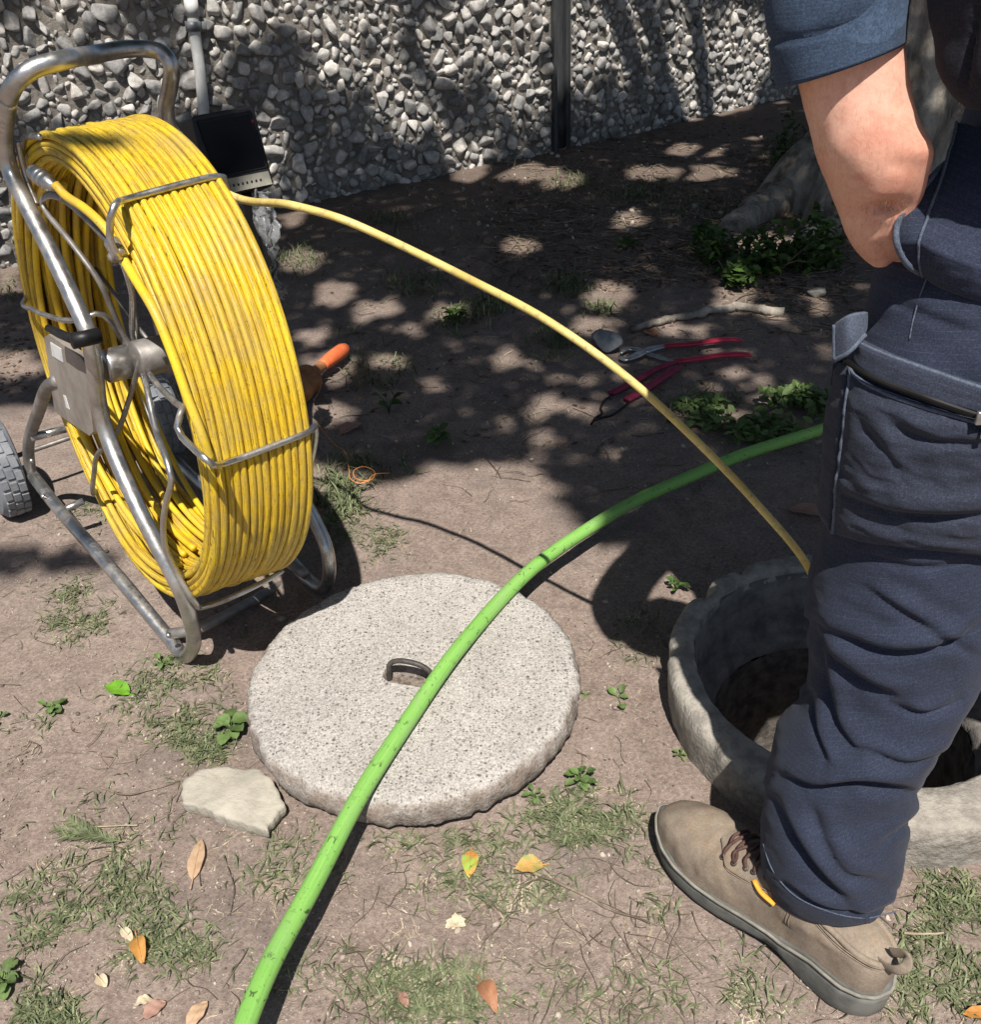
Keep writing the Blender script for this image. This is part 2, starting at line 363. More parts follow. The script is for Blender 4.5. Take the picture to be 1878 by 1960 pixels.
# ------------------------------------------------------------------ ground
RC = V3(.612, 1.145, 0)                    # shaft ring centre
def gz(x, y):
    x = np.asarray(x, float); y = np.asarray(y, float)
    return .006*np.sin(x*3.1+1)*np.cos(y*2.3)+.004*np.sin(x*7.7+y*5.1)+.0025*np.sin(x*17+2)*np.sin(y*19+x*6)+.0015*np.sin(x*41+y*13)*np.sin(y*37-x*9) - .004
def spaced(lo, a, b, hi, nd, no):
    L = lo+(a-lo)*(1-np.geomspace(1, .004, no)); L = a-(a-lo)*np.geomspace(1, .004, no)
    R = b+(hi-b)*np.geomspace(.004, 1, no)
    return np.unique(np.r_[L, np.linspace(a, b, nd), R])
gx = spaced(-60, -1.7, 2.0, 60, 430, 36); gy = spaced(-60, .5, 3.4, 60, 340, 40)
X, Y = np.meshgrid(gx, gy); Z = gz(X, Y)
far = np.clip((np.hypot(X, Y)-6)/6, 0, 1); Z = Z*(1-far)
P = np.stack([X.ravel(), Y.ravel(), Z.ravel()], 1)
nearm = (np.abs(P[:, 0]) < 2.1) & (P[:, 1] > .4) & (P[:, 1] < 3.5)
idx = np.where(nearm)[0]
P[idx, 2] += .0035*fbm(P[idx], 9, 3., 5)
nx, ny = len(gx), len(gy)
a = (np.arange(ny-1)[:, None]*nx+np.arange(nx-1)[None]).ravel()
F = np.stack([a, a+1, a+nx+1, a+nx], 1)
cen = P[F].mean(1); keep = np.hypot(cen[:, 0]-RC[0], cen[:, 1]-RC[1]) > .30
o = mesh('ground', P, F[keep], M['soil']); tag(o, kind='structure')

# ------------------------------------------------------------------ pebble wall
def stone_templates(n=26, sub=3):
    out = []
    for k in range(n):
        bm = bmesh.new(); bmesh.ops.create_icosphere(bm, subdivisions=sub, radius=1)
        V = np.array([v.co for v in bm.verts]); Fs = np.array([[v.index for v in f.verts] for f in bm.faces]); bm.free()
        for _ in range(rng.integers(8, 12)):
            nn = unit(rng.normal(size=3)); d = rng.uniform(.36, .70); q = V@nn; m = q > d
            V[m] -= np.outer((q[m]-d)*.93, nn)
        for i, v in enumerate(V): V[i] *= 1+.05*noise.fractal(Vector(v)*1.7+Vector((k*9., 0, 0)), 1., 2., 4)
        out.append((V*np.array([1, rng.uniform(.6, .95), rng.uniform(.5, .75)]), Fs))
    return out
ST = stone_templates(); ST2 = stone_templates(30, 2)
def pebble_panel(name, A, B, h, radii, label, tries):
    """panel from A to B (ground points) of height h"""
    A = np.array(A, float); B = np.array(B, float); L = np.linalg.norm(B-A); ex = (B-A)/L; n = np.cross(ex, UP); n = n if n[1] < 0 else -n
    R = np.stack([ex, UP, n]) ; pts = []; grid = {}
    cs = .12
    for r0, r1, cnt in radii:
        for _ in range(int(cnt*tries)):
            r = rng.uniform(r0, r1); x = rng.uniform(r*.6, L-r*.6); z = rng.uniform(-.03, h-r*.6); gxk, gzk = int(x/cs), int(z/cs); ok = True
            for i in (-1, 0, 1):
                for j in (-1, 0, 1):
                    for (px_, pz_, pr_) in grid.get((gxk+i, gzk+j), ()):
                        if (px_-x)**2+(pz_-z)**2 < (.72*(pr_+r))**2: ok = False; break
                    if not ok: break
                if not ok: break
            if ok: pts.append((x, z, r)); grid.setdefault((gxk, gzk), []).append((x, z, r))
    Vs = []; Fs = []; off = 0
    for x, z, r in pts:
        V, F = (ST if r > .033 else ST2)[rng.integers(26)]; th = rng.uniform(0, 6.28); c, s = math.cos(th), math.sin(th)
        tl = rng.normal(0, .25, 2)
        Rz = np.array([[c, s, 0], [-s, c, 0], [0, 0, 1]]); Rt = np.array([[1, 0, tl[0]], [0, 1, tl[1]], [-tl[0], -tl[1], 1]])
        W = (V*r*1.17)@Rz@Rt; W = W@R + A+ex*x+UP*z+n*(.008+r*rng.uniform(-.12, .12))
        Vs.append(W); Fs.append(F+off); off += len(V)
    base = empty(name, tuple(A), label, 'wall')
    mesh('stone_facing', np.vstack(Vs), np.vstack(Fs), M['stone'], base, smooth=False)
    b = MB(); b.box(A+ex*L/2+UP*(h/2-.1)-n*.082, (L, h+.2, .18), R); b.obj('backing', M['mortar'], base, False)
    return base, len(pts)
WA, WB, WC = V3(-.947, 4.47, 0), V3(.43, 5.33, 0), V3(1.94, 6.42, 0)
d0 = unit(WA-WB); WL = WA+d0*1.9; d1 = unit(WC-WB); WR0 = WB+d1*.13; WR = WC+d1*3.0
_, k1 = pebble_panel('pebble_wall', WL, WB, 1.7, [(.044, .056, 220), (.030, .044, 3000), (.021, .030, 12000), (.012, .019, 20000)], 'stretch of wall faced with larger rough pebbles, left of the dark metal post', 1.)
_, k2 = pebble_panel('pebble_wall', WR0, WR, 1.7, [(.036, .046, 500), (.026, .036, 4500), (.017, .026, 14000), (.011, .016, 12000)], 'stretch of wall faced with smaller grey pebbles, right of the dark metal post', 1.)
print('stones', k1, k2)
ex = unit(WR0-WB); nn = np.cross(ex, UP); nn = nn if nn[1] < 0 else -nn
b = MB(); c = (WB+WR0)/2
R = np.stack([ex, UP, nn])
b.box(c+UP*.83-nn*.035, (.128, 1.75, .05), R, .004); b.box(c-ex*.052+UP*.83+nn*.008, (.018, 1.75, .05), R, .003); b.box(c+ex*.045+UP*.83+nn*.004, (.03, 1.75, .035), R, .003)
tag(b.obj('metal_post', M['grey_metal_post'], None, False), 'dark grey metal channel post set between the two pebble wall stretches', 'post')
# conduit pipe on wall
pn = np.cross(d0, UP); pn = pn if pn[1] < 0 else -pn
pp = WA+pn*.055
pts = [onp(356, -330, pp, pn), onp(362, -60, pp, pn), onp(370, 45, pp, pn), onp(384, 150, pp, pn), onp(392, 260, pp, pn), onp(400, 420, pp, pn)]
cp = empty('conduit_pipe', tuple(pts[-1]), 'pale grey plastic conduit pipe running up the pebble wall behind the monitor', 'pipe')
MB().tube(crom(pts, 40), .0235, 16).obj('pipe_body', M['white_plastic'], cp)
cl = onp(369, 50, pp, pn); b = MB(); ax = unit(pts[2]-pts[3])
b.lathe(cl-ax*.018, ax, [(.024, 0), (.031, 0), (.031, .036), (.024, .036)], 24); b.box(cl+np.cross(ax, pn)*.038-pn*.01, (.04, .02, .03), np.stack([np.cross(ax, pn), pn, ax]), .003)
b.obj('pipe_clamp', M['clamp_metal'], cp)
b = MB().lathe(onp(366, 14, pp, pn)-ax*.03, ax, [(.0236, 0), (.0275, 0), (.0275, .06), (.0236, .06)], 24); b.obj('coupling', M['white_plastic'], cp)

# ------------------------------------------------------------------ concrete cover
def rough_lathe(C, prof, n, amp, scale, seed, hfun=None):
    th = np.arange(n)*2*math.pi/n; V = []
    for r, h in prof: V.append(np.stack([r*np.cos(th), r*np.sin(th), np.full(n, h)], 1))
    V = np.vstack(V); V += np.array(C)
    f1 = fbm(V, scale, seed, 5); f2 = fbm(V, scale*4, seed+5, 3)
    prr = np.repeat([p[0] for p in prof], n)
    rad = V-np.array(C); rad[:, 2] = 0; ln = np.linalg.norm(rad, axis=1)[:, None]+1e-9; rad /= ln
    V += rad*((f1*amp+f2*amp*.4)*np.clip(prr/.2, 0, 1)**2)[:, None]
    V[:, 2] += f2*amp*.18
    if hfun is not None: V = hfun(V)
    m = len(prof); i = (np.arange(m-1)[:, None]*n+np.arange(n)[None]).ravel(); j = (np.arange(m-1)[:, None]*n+((np.arange(n)+1) % n)[None]).ravel()
    return V, np.stack([i, j, j+n, i+n], 1)
CC = V3(-.150, 1.226, 0); CRr = .291; CT = .066
prof = [(CRr-.03, .0), (CRr-.012, .004), (CRr-.003, .014), (CRr, .026), (CRr+.001, .038), (CRr, .048), (CRr-.003, .056), (CRr-.008, .062), (CRr-.016, .0652), (CRr-.028, CT)]
prof += [(r, CT) for r in np.linspace(CRr-.04, .075, 30)]+[(r, CT) for r in np.linspace(.072, .0005, 44)]
ang = math.radians(-17); hx = V3(math.cos(ang), math.sin(ang), 0); hy = V3(-hx[1], hx[0], 0); HC = at(783, 1292, CT)
def recess(V):
    d = V-HC; a_ = d@hx; b_ = d@hy
    q = np.sqrt((np.clip(np.abs(a_)-.024, 0, None))**2+b_**2)
    dep = np.clip((.023-q)/.006, 0, 1)*.026
    top = V[:, 2] > .05; V[top, 2] -= dep[top]
    # worn chips on the far rim
    return V
V, F = rough_lathe(CC, prof, 360, .0055, 38, 2., recess)
cover = empty('manhole_cover', tuple(CC), 'round speckled concrete cover lying flat under the green hose', 'cover')
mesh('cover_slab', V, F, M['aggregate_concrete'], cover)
RD = MB(); th = np.linspace(0, 2*math.pi, 40, endpoint=False)
for f_ in (1., .75, .5, .25, .02): RD.V.append(HC+np.outer(np.cos(th)*.041*f_, hx)+np.outer(np.sin(th)*.017*f_, hy)-UP*.0185)
Vd_ = np.vstack(RD.V); Vd_[:, 2] += .004*fbm(Vd_, 90, 2., 4); i = (np.arange(4)[:, None]*40+np.arange(40)[None]).ravel(); j = (np.arange(4)[:, None]*40+((np.arange(40)+1) % 40)[None]).ravel()
simple('recess_dirt', (.09, .07, .055), (.26, .215, .18), 90, .95, bs=.9, bd=.003, bscale=160)
mesh('recess_dirt', Vd_, np.stack([i, j, j+40, i+40], 1), M['recess_dirt'], cover)
h0 = HC-hx*.038; h1 = HC+hx*.042
MB().tube(crom([h0-UP*.02, h0+UP*.004+hx*.001, h0+UP*.020+hx*.005, HC+UP*.030-hx*.016, HC+UP*.028+hx*.022, h1+UP*.016-hx*.003, h1-UP*.002, h1-UP*.02], 40), .0048, 10).obj('lifting_handle', M['rebar'], cover)

# ------------------------------------------------------------------ shaft ring
def chips(V):
    d = V-RC; a_ = np.arctan2(d[:, 1], d[:, 0]); r = np.hypot(d[:, 0], d[:, 1])
    sft = np.clip((.305-r)/.03, 0, 1)[:, None]
    V[:, :2] += sft*np.array([-.014, .015])
    for ac, wd, dp in ((2.35, .06, .014), (2.02, .04, .010), (2.9, .05, .008), (3.6, .05, .008), (4.4, .05, .01), (5.0, .07, .012)):
        g = np.exp(-((a_ % 6.283-ac)/wd)**2)*np.clip((r-.285)/.03, 0, 1)*(V[:, 2] > .04)
        V[:, 2] -= g*dp; V[:, :2] -= d[:, :2]/r[:, None]*(g*dp)[:, None]
    return V
prof = [(.318, -.05), (.319, 0), (.322, .03), (.325, .06), (.326, .078), (.323, .088), (.317, .094), (.308, .096), (.295, .096), (.28, .0955), (.271, .094), (.266, .091), (.264, .086), (.263, .078), (.262, .07)]
prof2 = [(.2625, .082), (.260, .06), (.258, .03), (.256, .0), (.254, -.03), (.250, -.044), (.244, -.047), (.238, -.048), (.232, -.050), (.224, -.056), (.221, -.075)]
V, F = rough_lathe(RC, prof, 360, .0026, 26, 8., chips)
ring = empty('shaft_ring', tuple(RC), 'open round concrete shaft ring in the ground behind the worker\'s boot', 'shaft ring')
mesh('ring_wall', V, F, M['ring_concrete'], ring)
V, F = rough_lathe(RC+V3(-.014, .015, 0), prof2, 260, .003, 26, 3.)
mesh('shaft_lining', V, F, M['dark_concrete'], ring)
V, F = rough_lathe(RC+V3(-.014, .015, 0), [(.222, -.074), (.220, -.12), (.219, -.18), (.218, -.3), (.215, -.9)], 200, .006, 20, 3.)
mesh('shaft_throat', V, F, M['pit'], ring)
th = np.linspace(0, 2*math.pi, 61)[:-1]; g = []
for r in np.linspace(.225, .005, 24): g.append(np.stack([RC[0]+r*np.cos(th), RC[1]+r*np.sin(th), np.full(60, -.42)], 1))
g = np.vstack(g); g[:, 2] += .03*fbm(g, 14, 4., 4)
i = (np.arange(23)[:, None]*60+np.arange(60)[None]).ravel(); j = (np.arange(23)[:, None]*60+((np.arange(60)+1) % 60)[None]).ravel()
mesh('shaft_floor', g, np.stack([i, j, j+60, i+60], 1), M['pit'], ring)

# ------------------------------------------------------------------ broken slab
def slab(name, pxs, z, thick, mat, label, cat, hollow=None):
    P = np.array([at(x, y, z) for x, y in pxs]); c = P.mean(0)
    # densify + roughen outline
    Q = []
    for i in range(len(P)):
        a_, b_ = P[i], P[(i+1) % len(P)]
        for t_ in np.linspace(0, 1, 9)[:-1]: Q.append(a_+(b_-a_)*t_)
    Q = np.array(Q); nrm = unit(V3(0, 0, 1)); f = fbm(Q, 60, 1., 4)
    dd = Q-c; dd[:, 2] = 0; Q = Q+dd/np.linalg.norm(dd, axis=1)[:, None]*(f*.005)[:, None]
    n = len(Q); rings = []
    for s_, dz in ((.93, -thick), (.985, -thick*.75), (1.005, -thick*.4), (1.0, -.004), (.985, 0), (.9, .0015), (.8, .0015), (.7, .002), (.6, .002), (.5, .002), (.4, .002), (.3, .002), (.2, .002), (.1, .002), (.004, .002)):
        W = c+(Q-c)*s_; W[:, 2] += dz; W[:, 2] += .0035*fbm(W, 22, 9., 4); rings.append(W)
    V = np.vstack(rings); m = len(rings)
    i = (np.arange(m-1)[:, None]*n+np.arange(n)[None]).ravel(); j = (np.arange(m-1)[:, None]*n+((np.arange(n)+1) % n)[None]).ravel()
    return tag(mesh(name, V, np.stack([i, j, j+n, i+n], 1), mat), label, cat)
slab('concrete_fragment', [(346, 1500), (368, 1475), (420, 1465), (488, 1469), (520, 1490), (547, 1540), (522, 1562), (512, 1588), (470, 1575), (420, 1562), (392, 1546), (350, 1535)], .030, .026, M['slab'], 'flat broken piece of beige concrete on the soil beside the round cover', 'broken concrete')

# ------------------------------------------------------------------ green hose
hp = [(430, 2080, .11), (470, 1960, .105), (520, 1840, .10), (600, 1690, .092), (700, 1505, .085), (790, 1365, .083), (880, 1240, .083), (965, 1140, .079), (1060, 1057, .07), (1170, 985, .062), (1290, 925, .06), (1420, 872, .065), (1580, 820, .075), (1740, 780, .07), (1950, 735, .06), (2300, 690, .05)]
P = crom([at(*p) for p in hp], 220); P[:, 2] += .0015*np.sin(np.linspace(0, 60, 220))
n = 24; b = MB().tube(P, .0138, n, caps=True)
L = np.r_[0, np.cumsum(np.linalg.norm(np.diff(P, axis=0), axis=1))]
uv = np.zeros((220*n, 2)); uv[:, 0] = np.repeat(L, n); k = np.tile(np.arange(n), 220); uv[:, 1] = np.minimum(k, n-k)/n*.11*2
o = mesh('green_hose', np.vstack(b.V), b.F, M['green_hose'], None, True, uv); tag(o, 'thick bright green hose lying across the round concrete cover', 'hose')

# ------------------------------------------------------------------ cable reel
N0 = at(360, 1262, .015); ru = unit(V3(-.62, .785, 0)); rw0 = V3(ru[1], -ru[0], 0)
ct, st_ = math.cos(-.07), math.sin(-.07); rw = ct*rw0+st_*UP; rz = ct*UP-st_*rw0
def rp(u_, z_, k_): return N0+ru*u_+rz*z_+rw*k_
def rs(x, y, k_):
    if k_ < .12: k_ = k_-.036*min(1, max(0, (1240-y)/200))
    return onp(x, y, N0+rw*k_, rw)
def _rs(x, y, k_): return onp(x, y, N0+rw*k_, rw)       # photo point on the reel's side plane k
reel = empty('cable_reel', (N0[0], N0[1], 0), 'tall steel framed reel wound with dirty yellow cable on the left', 'cable reel')
HB = N0+ru*.118+rw0*.149+UP*.516                         # hub centre
def rc(a, R_, k_): return HB+ru*(R_*math.cos(a))+rz*(R_*math.sin(a))+rw*k_
# winding
strands = 14; layers = 4; rad = .0061
b = MB(); n = 150; A_ = np.linspace(0, 2*math.pi, n, endpoint=False); k0, k1_ = -.122+rad, .041-rad
Ro = .386
for ly in range(layers):
    for s_ in range(strands):
        if ly in (1, 2) and 1 < s_ < strands-2: continue
        kk = k0+(k1_-k0)*(s_+(.5 if ly % 2 else 0)*.6)/(strands-1+(.6 if ly % 2 else 0))
        ph = rng.uniform(0, 6.28, 5); bot = np.exp(-((A_-4.9)/.75)**2)
        dk = .0009*np.sin(A_+ph[0])+.0006*np.sin(3*A_+ph[1])+bot*.007*np.sin(2.2*A_+ph[2])*(1 if ly == 0 else 1.6)
        dr = .0012*np.sin(2*A_+ph[3])+.0009*np.sin(5*A_+ph[4])-(bot*.006*(.4+.6*math.sin(ph[0])) if ly else bot*.004*abs(math.sin(ph[1])))
        if ly == 3: dk += .006*np.sin(A_*2+ph[1])*.8; dr += -.004*np.abs(np.sin(A_*1.5+ph[2]))
        Rr = Ro-ly*rad*1.85+dr+(0 if ly else .0)
        Rr = Rr+.010*(kk-k0)/(k1_-k0)                     # far side slightly larger
        P = HB+ru*(Rr*np.cos(A_))[:, None]+rz*(Rr*np.sin(A_))[:, None]+rw*(kk+dk)[:, None]
        b.tube(P, rad, 9, closed=True, nrm=rw)
nst = sum(1 for v in b.V); uvc = []
for q_ in range(nst):
    uvc.append(np.stack([np.repeat(A_*.38+q_*7.3, 9), np.tile(np.minimum(np.arange(9), 9-np.arange(9))/9*.044+q_*.31, n)], 1))
mesh('cable_coil', np.vstack(b.V), b.F, M['yellow_cable'], reel, True, np.vstack(uvc))
# thin inner drum strands gathered loosely at the back inside
b = MB()
for s_ in range(7):
    kk = k0+.01+(k1_-k0)*s_/7.; ph = rng.uniform(0, 6.28, 3); a0, a1 = 1.9+.25*rng.random(), 4.9+.2*rng.random(); aa = np.linspace(a0, a1, 60); w_ = np.sin((aa-a0)/(a1-a0)*math.pi)
    Rr = Ro-.05-w_*(.012+.03*rng.random())*.8; P = HB+ru*(-Rr*np.cos(aa))[:, None]+rz*(Rr*np.sin(aa))[:, None]+rw*(kk+.008*np.sin(aa*2+ph[0]))[:, None]
    b.tube(P, rad, 8)
b.obj('loose_loops', M['yellow_cable'], reel)
TR = .0135
near = [rs(62, 915, 0)+UP*.012, rs(120, 990, 0)+UP*.014, rs(200, 1080, 0)+UP*.012, rs(290, 1188, 0)+UP*.012, rs(330, 1236, 0)+UP*.012, rs(352, 1262, 0)+UP*.008, rs(368, 1240, 0)]
up_ = [rs(370, 1215, 0), rs(358, 1165, 0), rs(340, 1120, 0), rs(270, 985, 0), rs(205, 835, 0), rs(188, 770, 0), rs(180, 700, 0), rs(168, 640, 0), rs(138, 570, 0), rs(100, 490, 0), rs(45, 382, 0), rs(18, 325, 0), rs(8, 270, 0), rs(14, 190, 0)]
hand = [rs(30, 158, .006), rs(62, 132, .03), rs(120, 115, .075), rs(180, 104, .12), rs(240, 94, .18), rs(280, 94, .215), rs(310, 101, .235), rs(327, 125, .24), rs(325, 165, .243), rs(318, 215, .245)]
b = MB().tube(crom(near+up_, 150), TR, 16); b.obj('frame_side', M['steel'], reel)
b = MB().tube(crom([up_[-1]]+hand+[rp(.30, .8, .262), rp(.20, .62, .27), rp(.16, .5, .28), rp(.12, .38, .285)], 110), TR, 16); b.obj('carry_handle', M['steel'], reel)
fs = [rp(.12, .38, .285), rp(.05, .25, .29), rs(604, 1000, .298), rs(625, 1050, .298), rs(630, 1100, .298), rs(617, 1130, .298)+UP*.004, rs(590, 1115, .298)+UP*.01, rs(555, 1078, .298)+UP*.012, rp(.35, .0, .298)+UP*.02, rp(.9, .0, .30)+UP*.04]
for f_ in fs: pass
b = MB().tube(crom(fs, 100), TR, 16); b.obj('frame_side', M['steel'], reel)
b = MB()
b.tube(crom([rs(325, 1213, .005)+UP*.0, rs(372, 1205, .04), rs(560, 1108, .296)], 20), .0105, 12)
b.tube([rs(545, 1072, .29), rs(585, 1100, .29)], .011, 10)
b.obj('front_crossbar', M['worn_steel'], reel)
MB().tube([rs(58, 838, -.005), rs(120, 822, .06), rp(.93, .1, .29)], .009, 12).obj('rear_crossbar', M['steel'], reel)
MB().tube([rs(113, 988, .0)+UP*.01, rs(162, 968, .055)+UP*.012], .008, 12).obj('foot_bar', M['steel'], reel)
b = MB().tube(crom([rs(64, 925, 0)+UP*.01, rs(56, 890, 0), rs(54, 850, 0), rs(72, 790, 0), rs(90, 742, 0), rs(112, 728, 0)], 40), .0125, 14)
b.obj('rear_strut', M['worn_steel'], reel)
for q in ((60, 882, -.016), (82, 950, -.015), (322, 1216, -.016)): MB().ball(rs(*q), .0055, n=8).obj('bolt', M['steel'], reel)
# end plate with stickers and latch
def plate(pxs, k_, th_, name, mat, parent):
    Q = np.array([rs(x, y, k_) for x, y in pxs]); n = len(Q); V = np.vstack([Q, Q+rw*th_]); F = [tuple(range(n))[::-1], tuple(range(n, 2*n))]+[(i, (i+1) % n, n+(i+1) % n, n+i) for i in range(n)]
    return mesh(name, V, F, mat, parent, False)
pl = plate([(84, 646), (92, 640), (152, 682), (164, 698), (178, 826), (170, 834), (112, 794), (103, 782)], -.006, .012, 'end_plate', M['dusty_plate'], reel)
plate([(95, 655), (116, 668), (120, 694), (99, 681)], -.0072, .001, 'sticker', M['label_paper'], pl)
plate([(120, 756), (124, 758), (132, 784), (126, 780)], -.0072, .001, 'sticker', M['label_paper'], pl)
b = MB().tube([rs(92, 628, -.03), rs(112, 638, -.03), rs(150, 655, -.03)], [.006, .0075, .007], 10); b.lathe(rs(152, 650, -.03), rw, [(.001, -.012), (.012, -.012), (.012, .03), (.001, .03)], 16); b.obj('brake_knob', M['black_plastic'], reel)
# hub
MB().lathe(rs(200, 702, .02), rw, [(.001, 0), (.0265, 0), (.0275, .004), (.0275, .055), (.001, .055)], 28).obj('hub_tube', M['steel'], reel)
MB().lathe(rs(262, 688, .06), rw, [(.001, -.004), (.028, -.004), (.030, .0), (.030, .16), (.001, .16)], 28).obj('hub_drum', M['worn_steel'], reel)
hb = lambda k_=.075: rs(268, 690, k_)
WR_ = .0050
def wire(name, pts, r=WR_, flat=1., mat='steel', nn_=60):
    return MB().tube(crom(pts, nn_), r, 9, flat=flat).obj(name, M[mat], reel)
def onr(x, y, R_):          # photo point on the winding's outer cylinder
    d = ray(x, y); o_ = cO-HB
    du, dz, ou, oz = d@ru, d@rz, o_@ru, o_@rz
    a_, b_, c_ = du*du+dz*dz, 2*(ou*du+oz*dz), ou*ou+oz*oz-R_*R_
    D = b_*b_-4*a_*c_
    t_ = (-b_-math.sqrt(max(D, 0)))/(2*a_); return cO+d*t_
Rw = .4015
wire('retaining_wire', [hb(), rs(255, 650, .075), rs(252, 560, .05), rs(236, 505, .03), rs(222, 485, .004), rs(211, 465, .002), rs(210, 430, .002), rs(214, 402, .004), rs(222, 390, .012), onr(240, 382, Rw-.002), onr(330, 357, Rw), onr(412, 338, Rw), rs(428, 340, .162), rs(433, 356, .168), rp(.02, .70, .17), rp(.06, .6, .17), rp(.1, .53, .17)])
wire('retaining_wire', [hb(), rs(300, 735, .06), rs(335, 770, .04), rs(348, 787, .015), rs(338, 812, .008), rs(345, 832, .006), rs(372, 860, .004), rs(400, 884, .004), onr(425, 888, Rw), onr(510, 858, Rw), onr(590, 826, Rw), rs(603, 816, .165), rp(-.20, .42, .17), rp(-.05, .47, .17), rp(.08, .52, .17)])
wire('retaining_wire', [hb(), rs(280, 740, .05), rs(297, 820, .03), rs(318, 880, .01), rs(328, 915, .006), rs(318, 960, .002), rs(312, 1005, .0), rs(318, 1055, .0), rs(345, 1110, .002), rs(372, 1152, .004), rs(388, 1162, .03), onr(450, 1140, Rw+.004), onr(535, 1096, Rw+.003), rp(-.05, .16, .172), rp(.08, .5, .17)])
wire('retaining_wire', [hb(), rs(240, 660, .07), rs(190, 600, .03), rs(150, 612, .0), rs(84, 602, .0), rs(62, 592, .004), rs(46, 575, .02), rp(.56, .62, .10), rp(.55, .6, .2)], .0046)
wire('retaining_wire', [hb(.06), rs(245, 770, .05), rs(225, 825, .03), rs(185, 872, .01), rs(180, 900, .008), rs(178, 945, .01), rp(.50, .20, .10), rp(.48, .2, .19)], .0046, mat='worn_steel')
wire('retaining_wire', [hb(), rs(235, 640, .06), rs(190, 540, .035), rs(140, 470, .02), rs(88, 405, .012), rs(80, 388, .012), rs(92, 374, .014), rs(120, 380, .018), rs(160, 412, .02), rs(215, 470, .02)], .0062, .7, 'worn_steel')
wire('retaining_wire', [rs(264, 655, .08), rs(255, 580, .075), rs(250, 545, .07), rs(238, 510, .05)], .0045)
wire('retaining_wire', [rs(20, 290, .012), rs(34, 300, .02), rs(46, 264, .024), rs(52, 262, .026), onr(75, 262, Rw)], .0046)
wire('retaining_wire', [rs(34, 270, .018), rs(48, 335, .02), rs(70, 392, .018)], .0052)
# spokes behind
b = MB()
for a_ in (2.4, 3.3, 4.1, .3, 1.2): b.tube([rc(a_, .035, -.01), rc(a_, .33, .0)], .0042, 8)
b.obj('spoke', M['worn_steel'], reel)
# connector, inner lead and clamp
cn = rs(84, 342, .004); cd = unit(rs(118, 368, .012)-rs(60, 326, .0))
b = MB().lathe(rs(62, 328, .0), cd, [(.001, 0), (.010, 0), (.012, .004), (.012, .016), (.0135, .018), (.0135, .026), (.011, .028), (.013, .030), (.013, .036), (.010, .038), (.012, .040), (.012, .048), (.009, .052), (.007, .064), (.001, .064)], 20)
b.obj('connector', M['steel'], reel)
MB().tube(crom([rs(104, 352, .006), rs(122, 372, .012), rs(160, 398, .014), rs(190, 425, .016), rs(212, 452, .02), rs(232, 490, .018), rs(262, 540, .014), rs(297, 600, .014), rs(330, 680, .016), rs(358, 760, .018), rs(385, 830, .022), rs(402, 880, .028)], 80), .0066, 10).obj('cable_lead', M['yellow_cable'], reel)
b = MB().lathe(rs(222, 478, .012), unit(rs(232, 498, .012)-rs(216, 470, .012)), [(.001, -.014), (.011, -.014), (.011, -.006), (.009, -.005), (.011, -.004), (.011, .003), (.009, .004), (.011, .005), (.011, .013), (.001, .013)], 16)
b.ball(rs(216, 492, .006), .008, n=8); b.obj('hose_clamp', M['steel'], reel)
# wheels
wc = at(-8, 886, .128)
def wheel(C):
    K = 1.32; prof = [(r_*K, h_*1.35) for r_, h_ in [(.045, -.020), (.062, -.024), (.080, -.024), (.090, -.021), (.0955, -.014), (.097, -.005), (.097, .005), (.0955, .014), (.090, .021), (.080, .024), (.062, .024), (.045, .020)]]
    b = MB().lathe(C, rw, prof, 60, ru)
    for i in range(26):
        for sgn, ofs in ((-1, 0), (1, .5), (0, .25)):
            a_ = (i+ofs)*2*math.pi/26; rd = ru*math.cos(a_)+UP*math.sin(a_); tg = -ru*math.sin(a_)+UP*math.cos(a_)
            kx = sgn*.0175
            b.box(C+rd*K*(.0962 if sgn else .0972)+rw*kx, (.0065, .0225, .0158), np.stack([rd, tg, rw]), .0012)
    ty = b.obj('wheel', M['grey_rubber'], reel, False)
    MB().lathe(C, rw, [(.006, -.04), (.014, -.04), (.014, -.02), (.04, -.014), (.061, -.026), (.061, .026), (.04, .014), (.014, .02), (.014, .04), (.006, .04)], 32, ru).obj('rim', M['white_plastic'], ty)
wheel(wc); wheel(wc+rw0*.385)
MB().tube([wc, wc+rw0*.385], .006, 10).obj('axle', M['worn_steel'], reel)
# outgoing push cable
S0 = np.array([-SUN[0]/SUN[2], -SUN[1]/SUN[2]])
def cabpt(x, y, c_=1.66, s_=None):
    d = ray(x, y); d = d/-d[2]; ss = S0.sum(); k_ = (c_-ss*1.2)/(d[0]+d[1]-ss); return V3(d[0]*k_, d[1]*k_, 1.2-k_)
q0 = rc(math.radians(112), .375, .05); 
cpts = [rc(math.radians(96), .36, .03), rs(438, 372, .215), cabpt(560, 393, 1.57), cabpt(650, 418, 1.60), cabpt(730, 452, 1.63)]+[cabpt(x, y) for x, y in [(900, 535), (1050, 615), (1200, 722), (1330, 840), (1450, 965), (1550, 1090)]]
e_ = cpts[-1]; cpts += [V3(.47, 1.05, .28), V3(.52, 1.09, .05), V3(.56, 1.12, -.33)]
print('cable', np.round(cpts, 2).tolist())
MB().tube(crom(cpts, 160), np.linspace(.0062, .0044, 160), 10).obj('push_cable', M['worn_yellow'], reel)

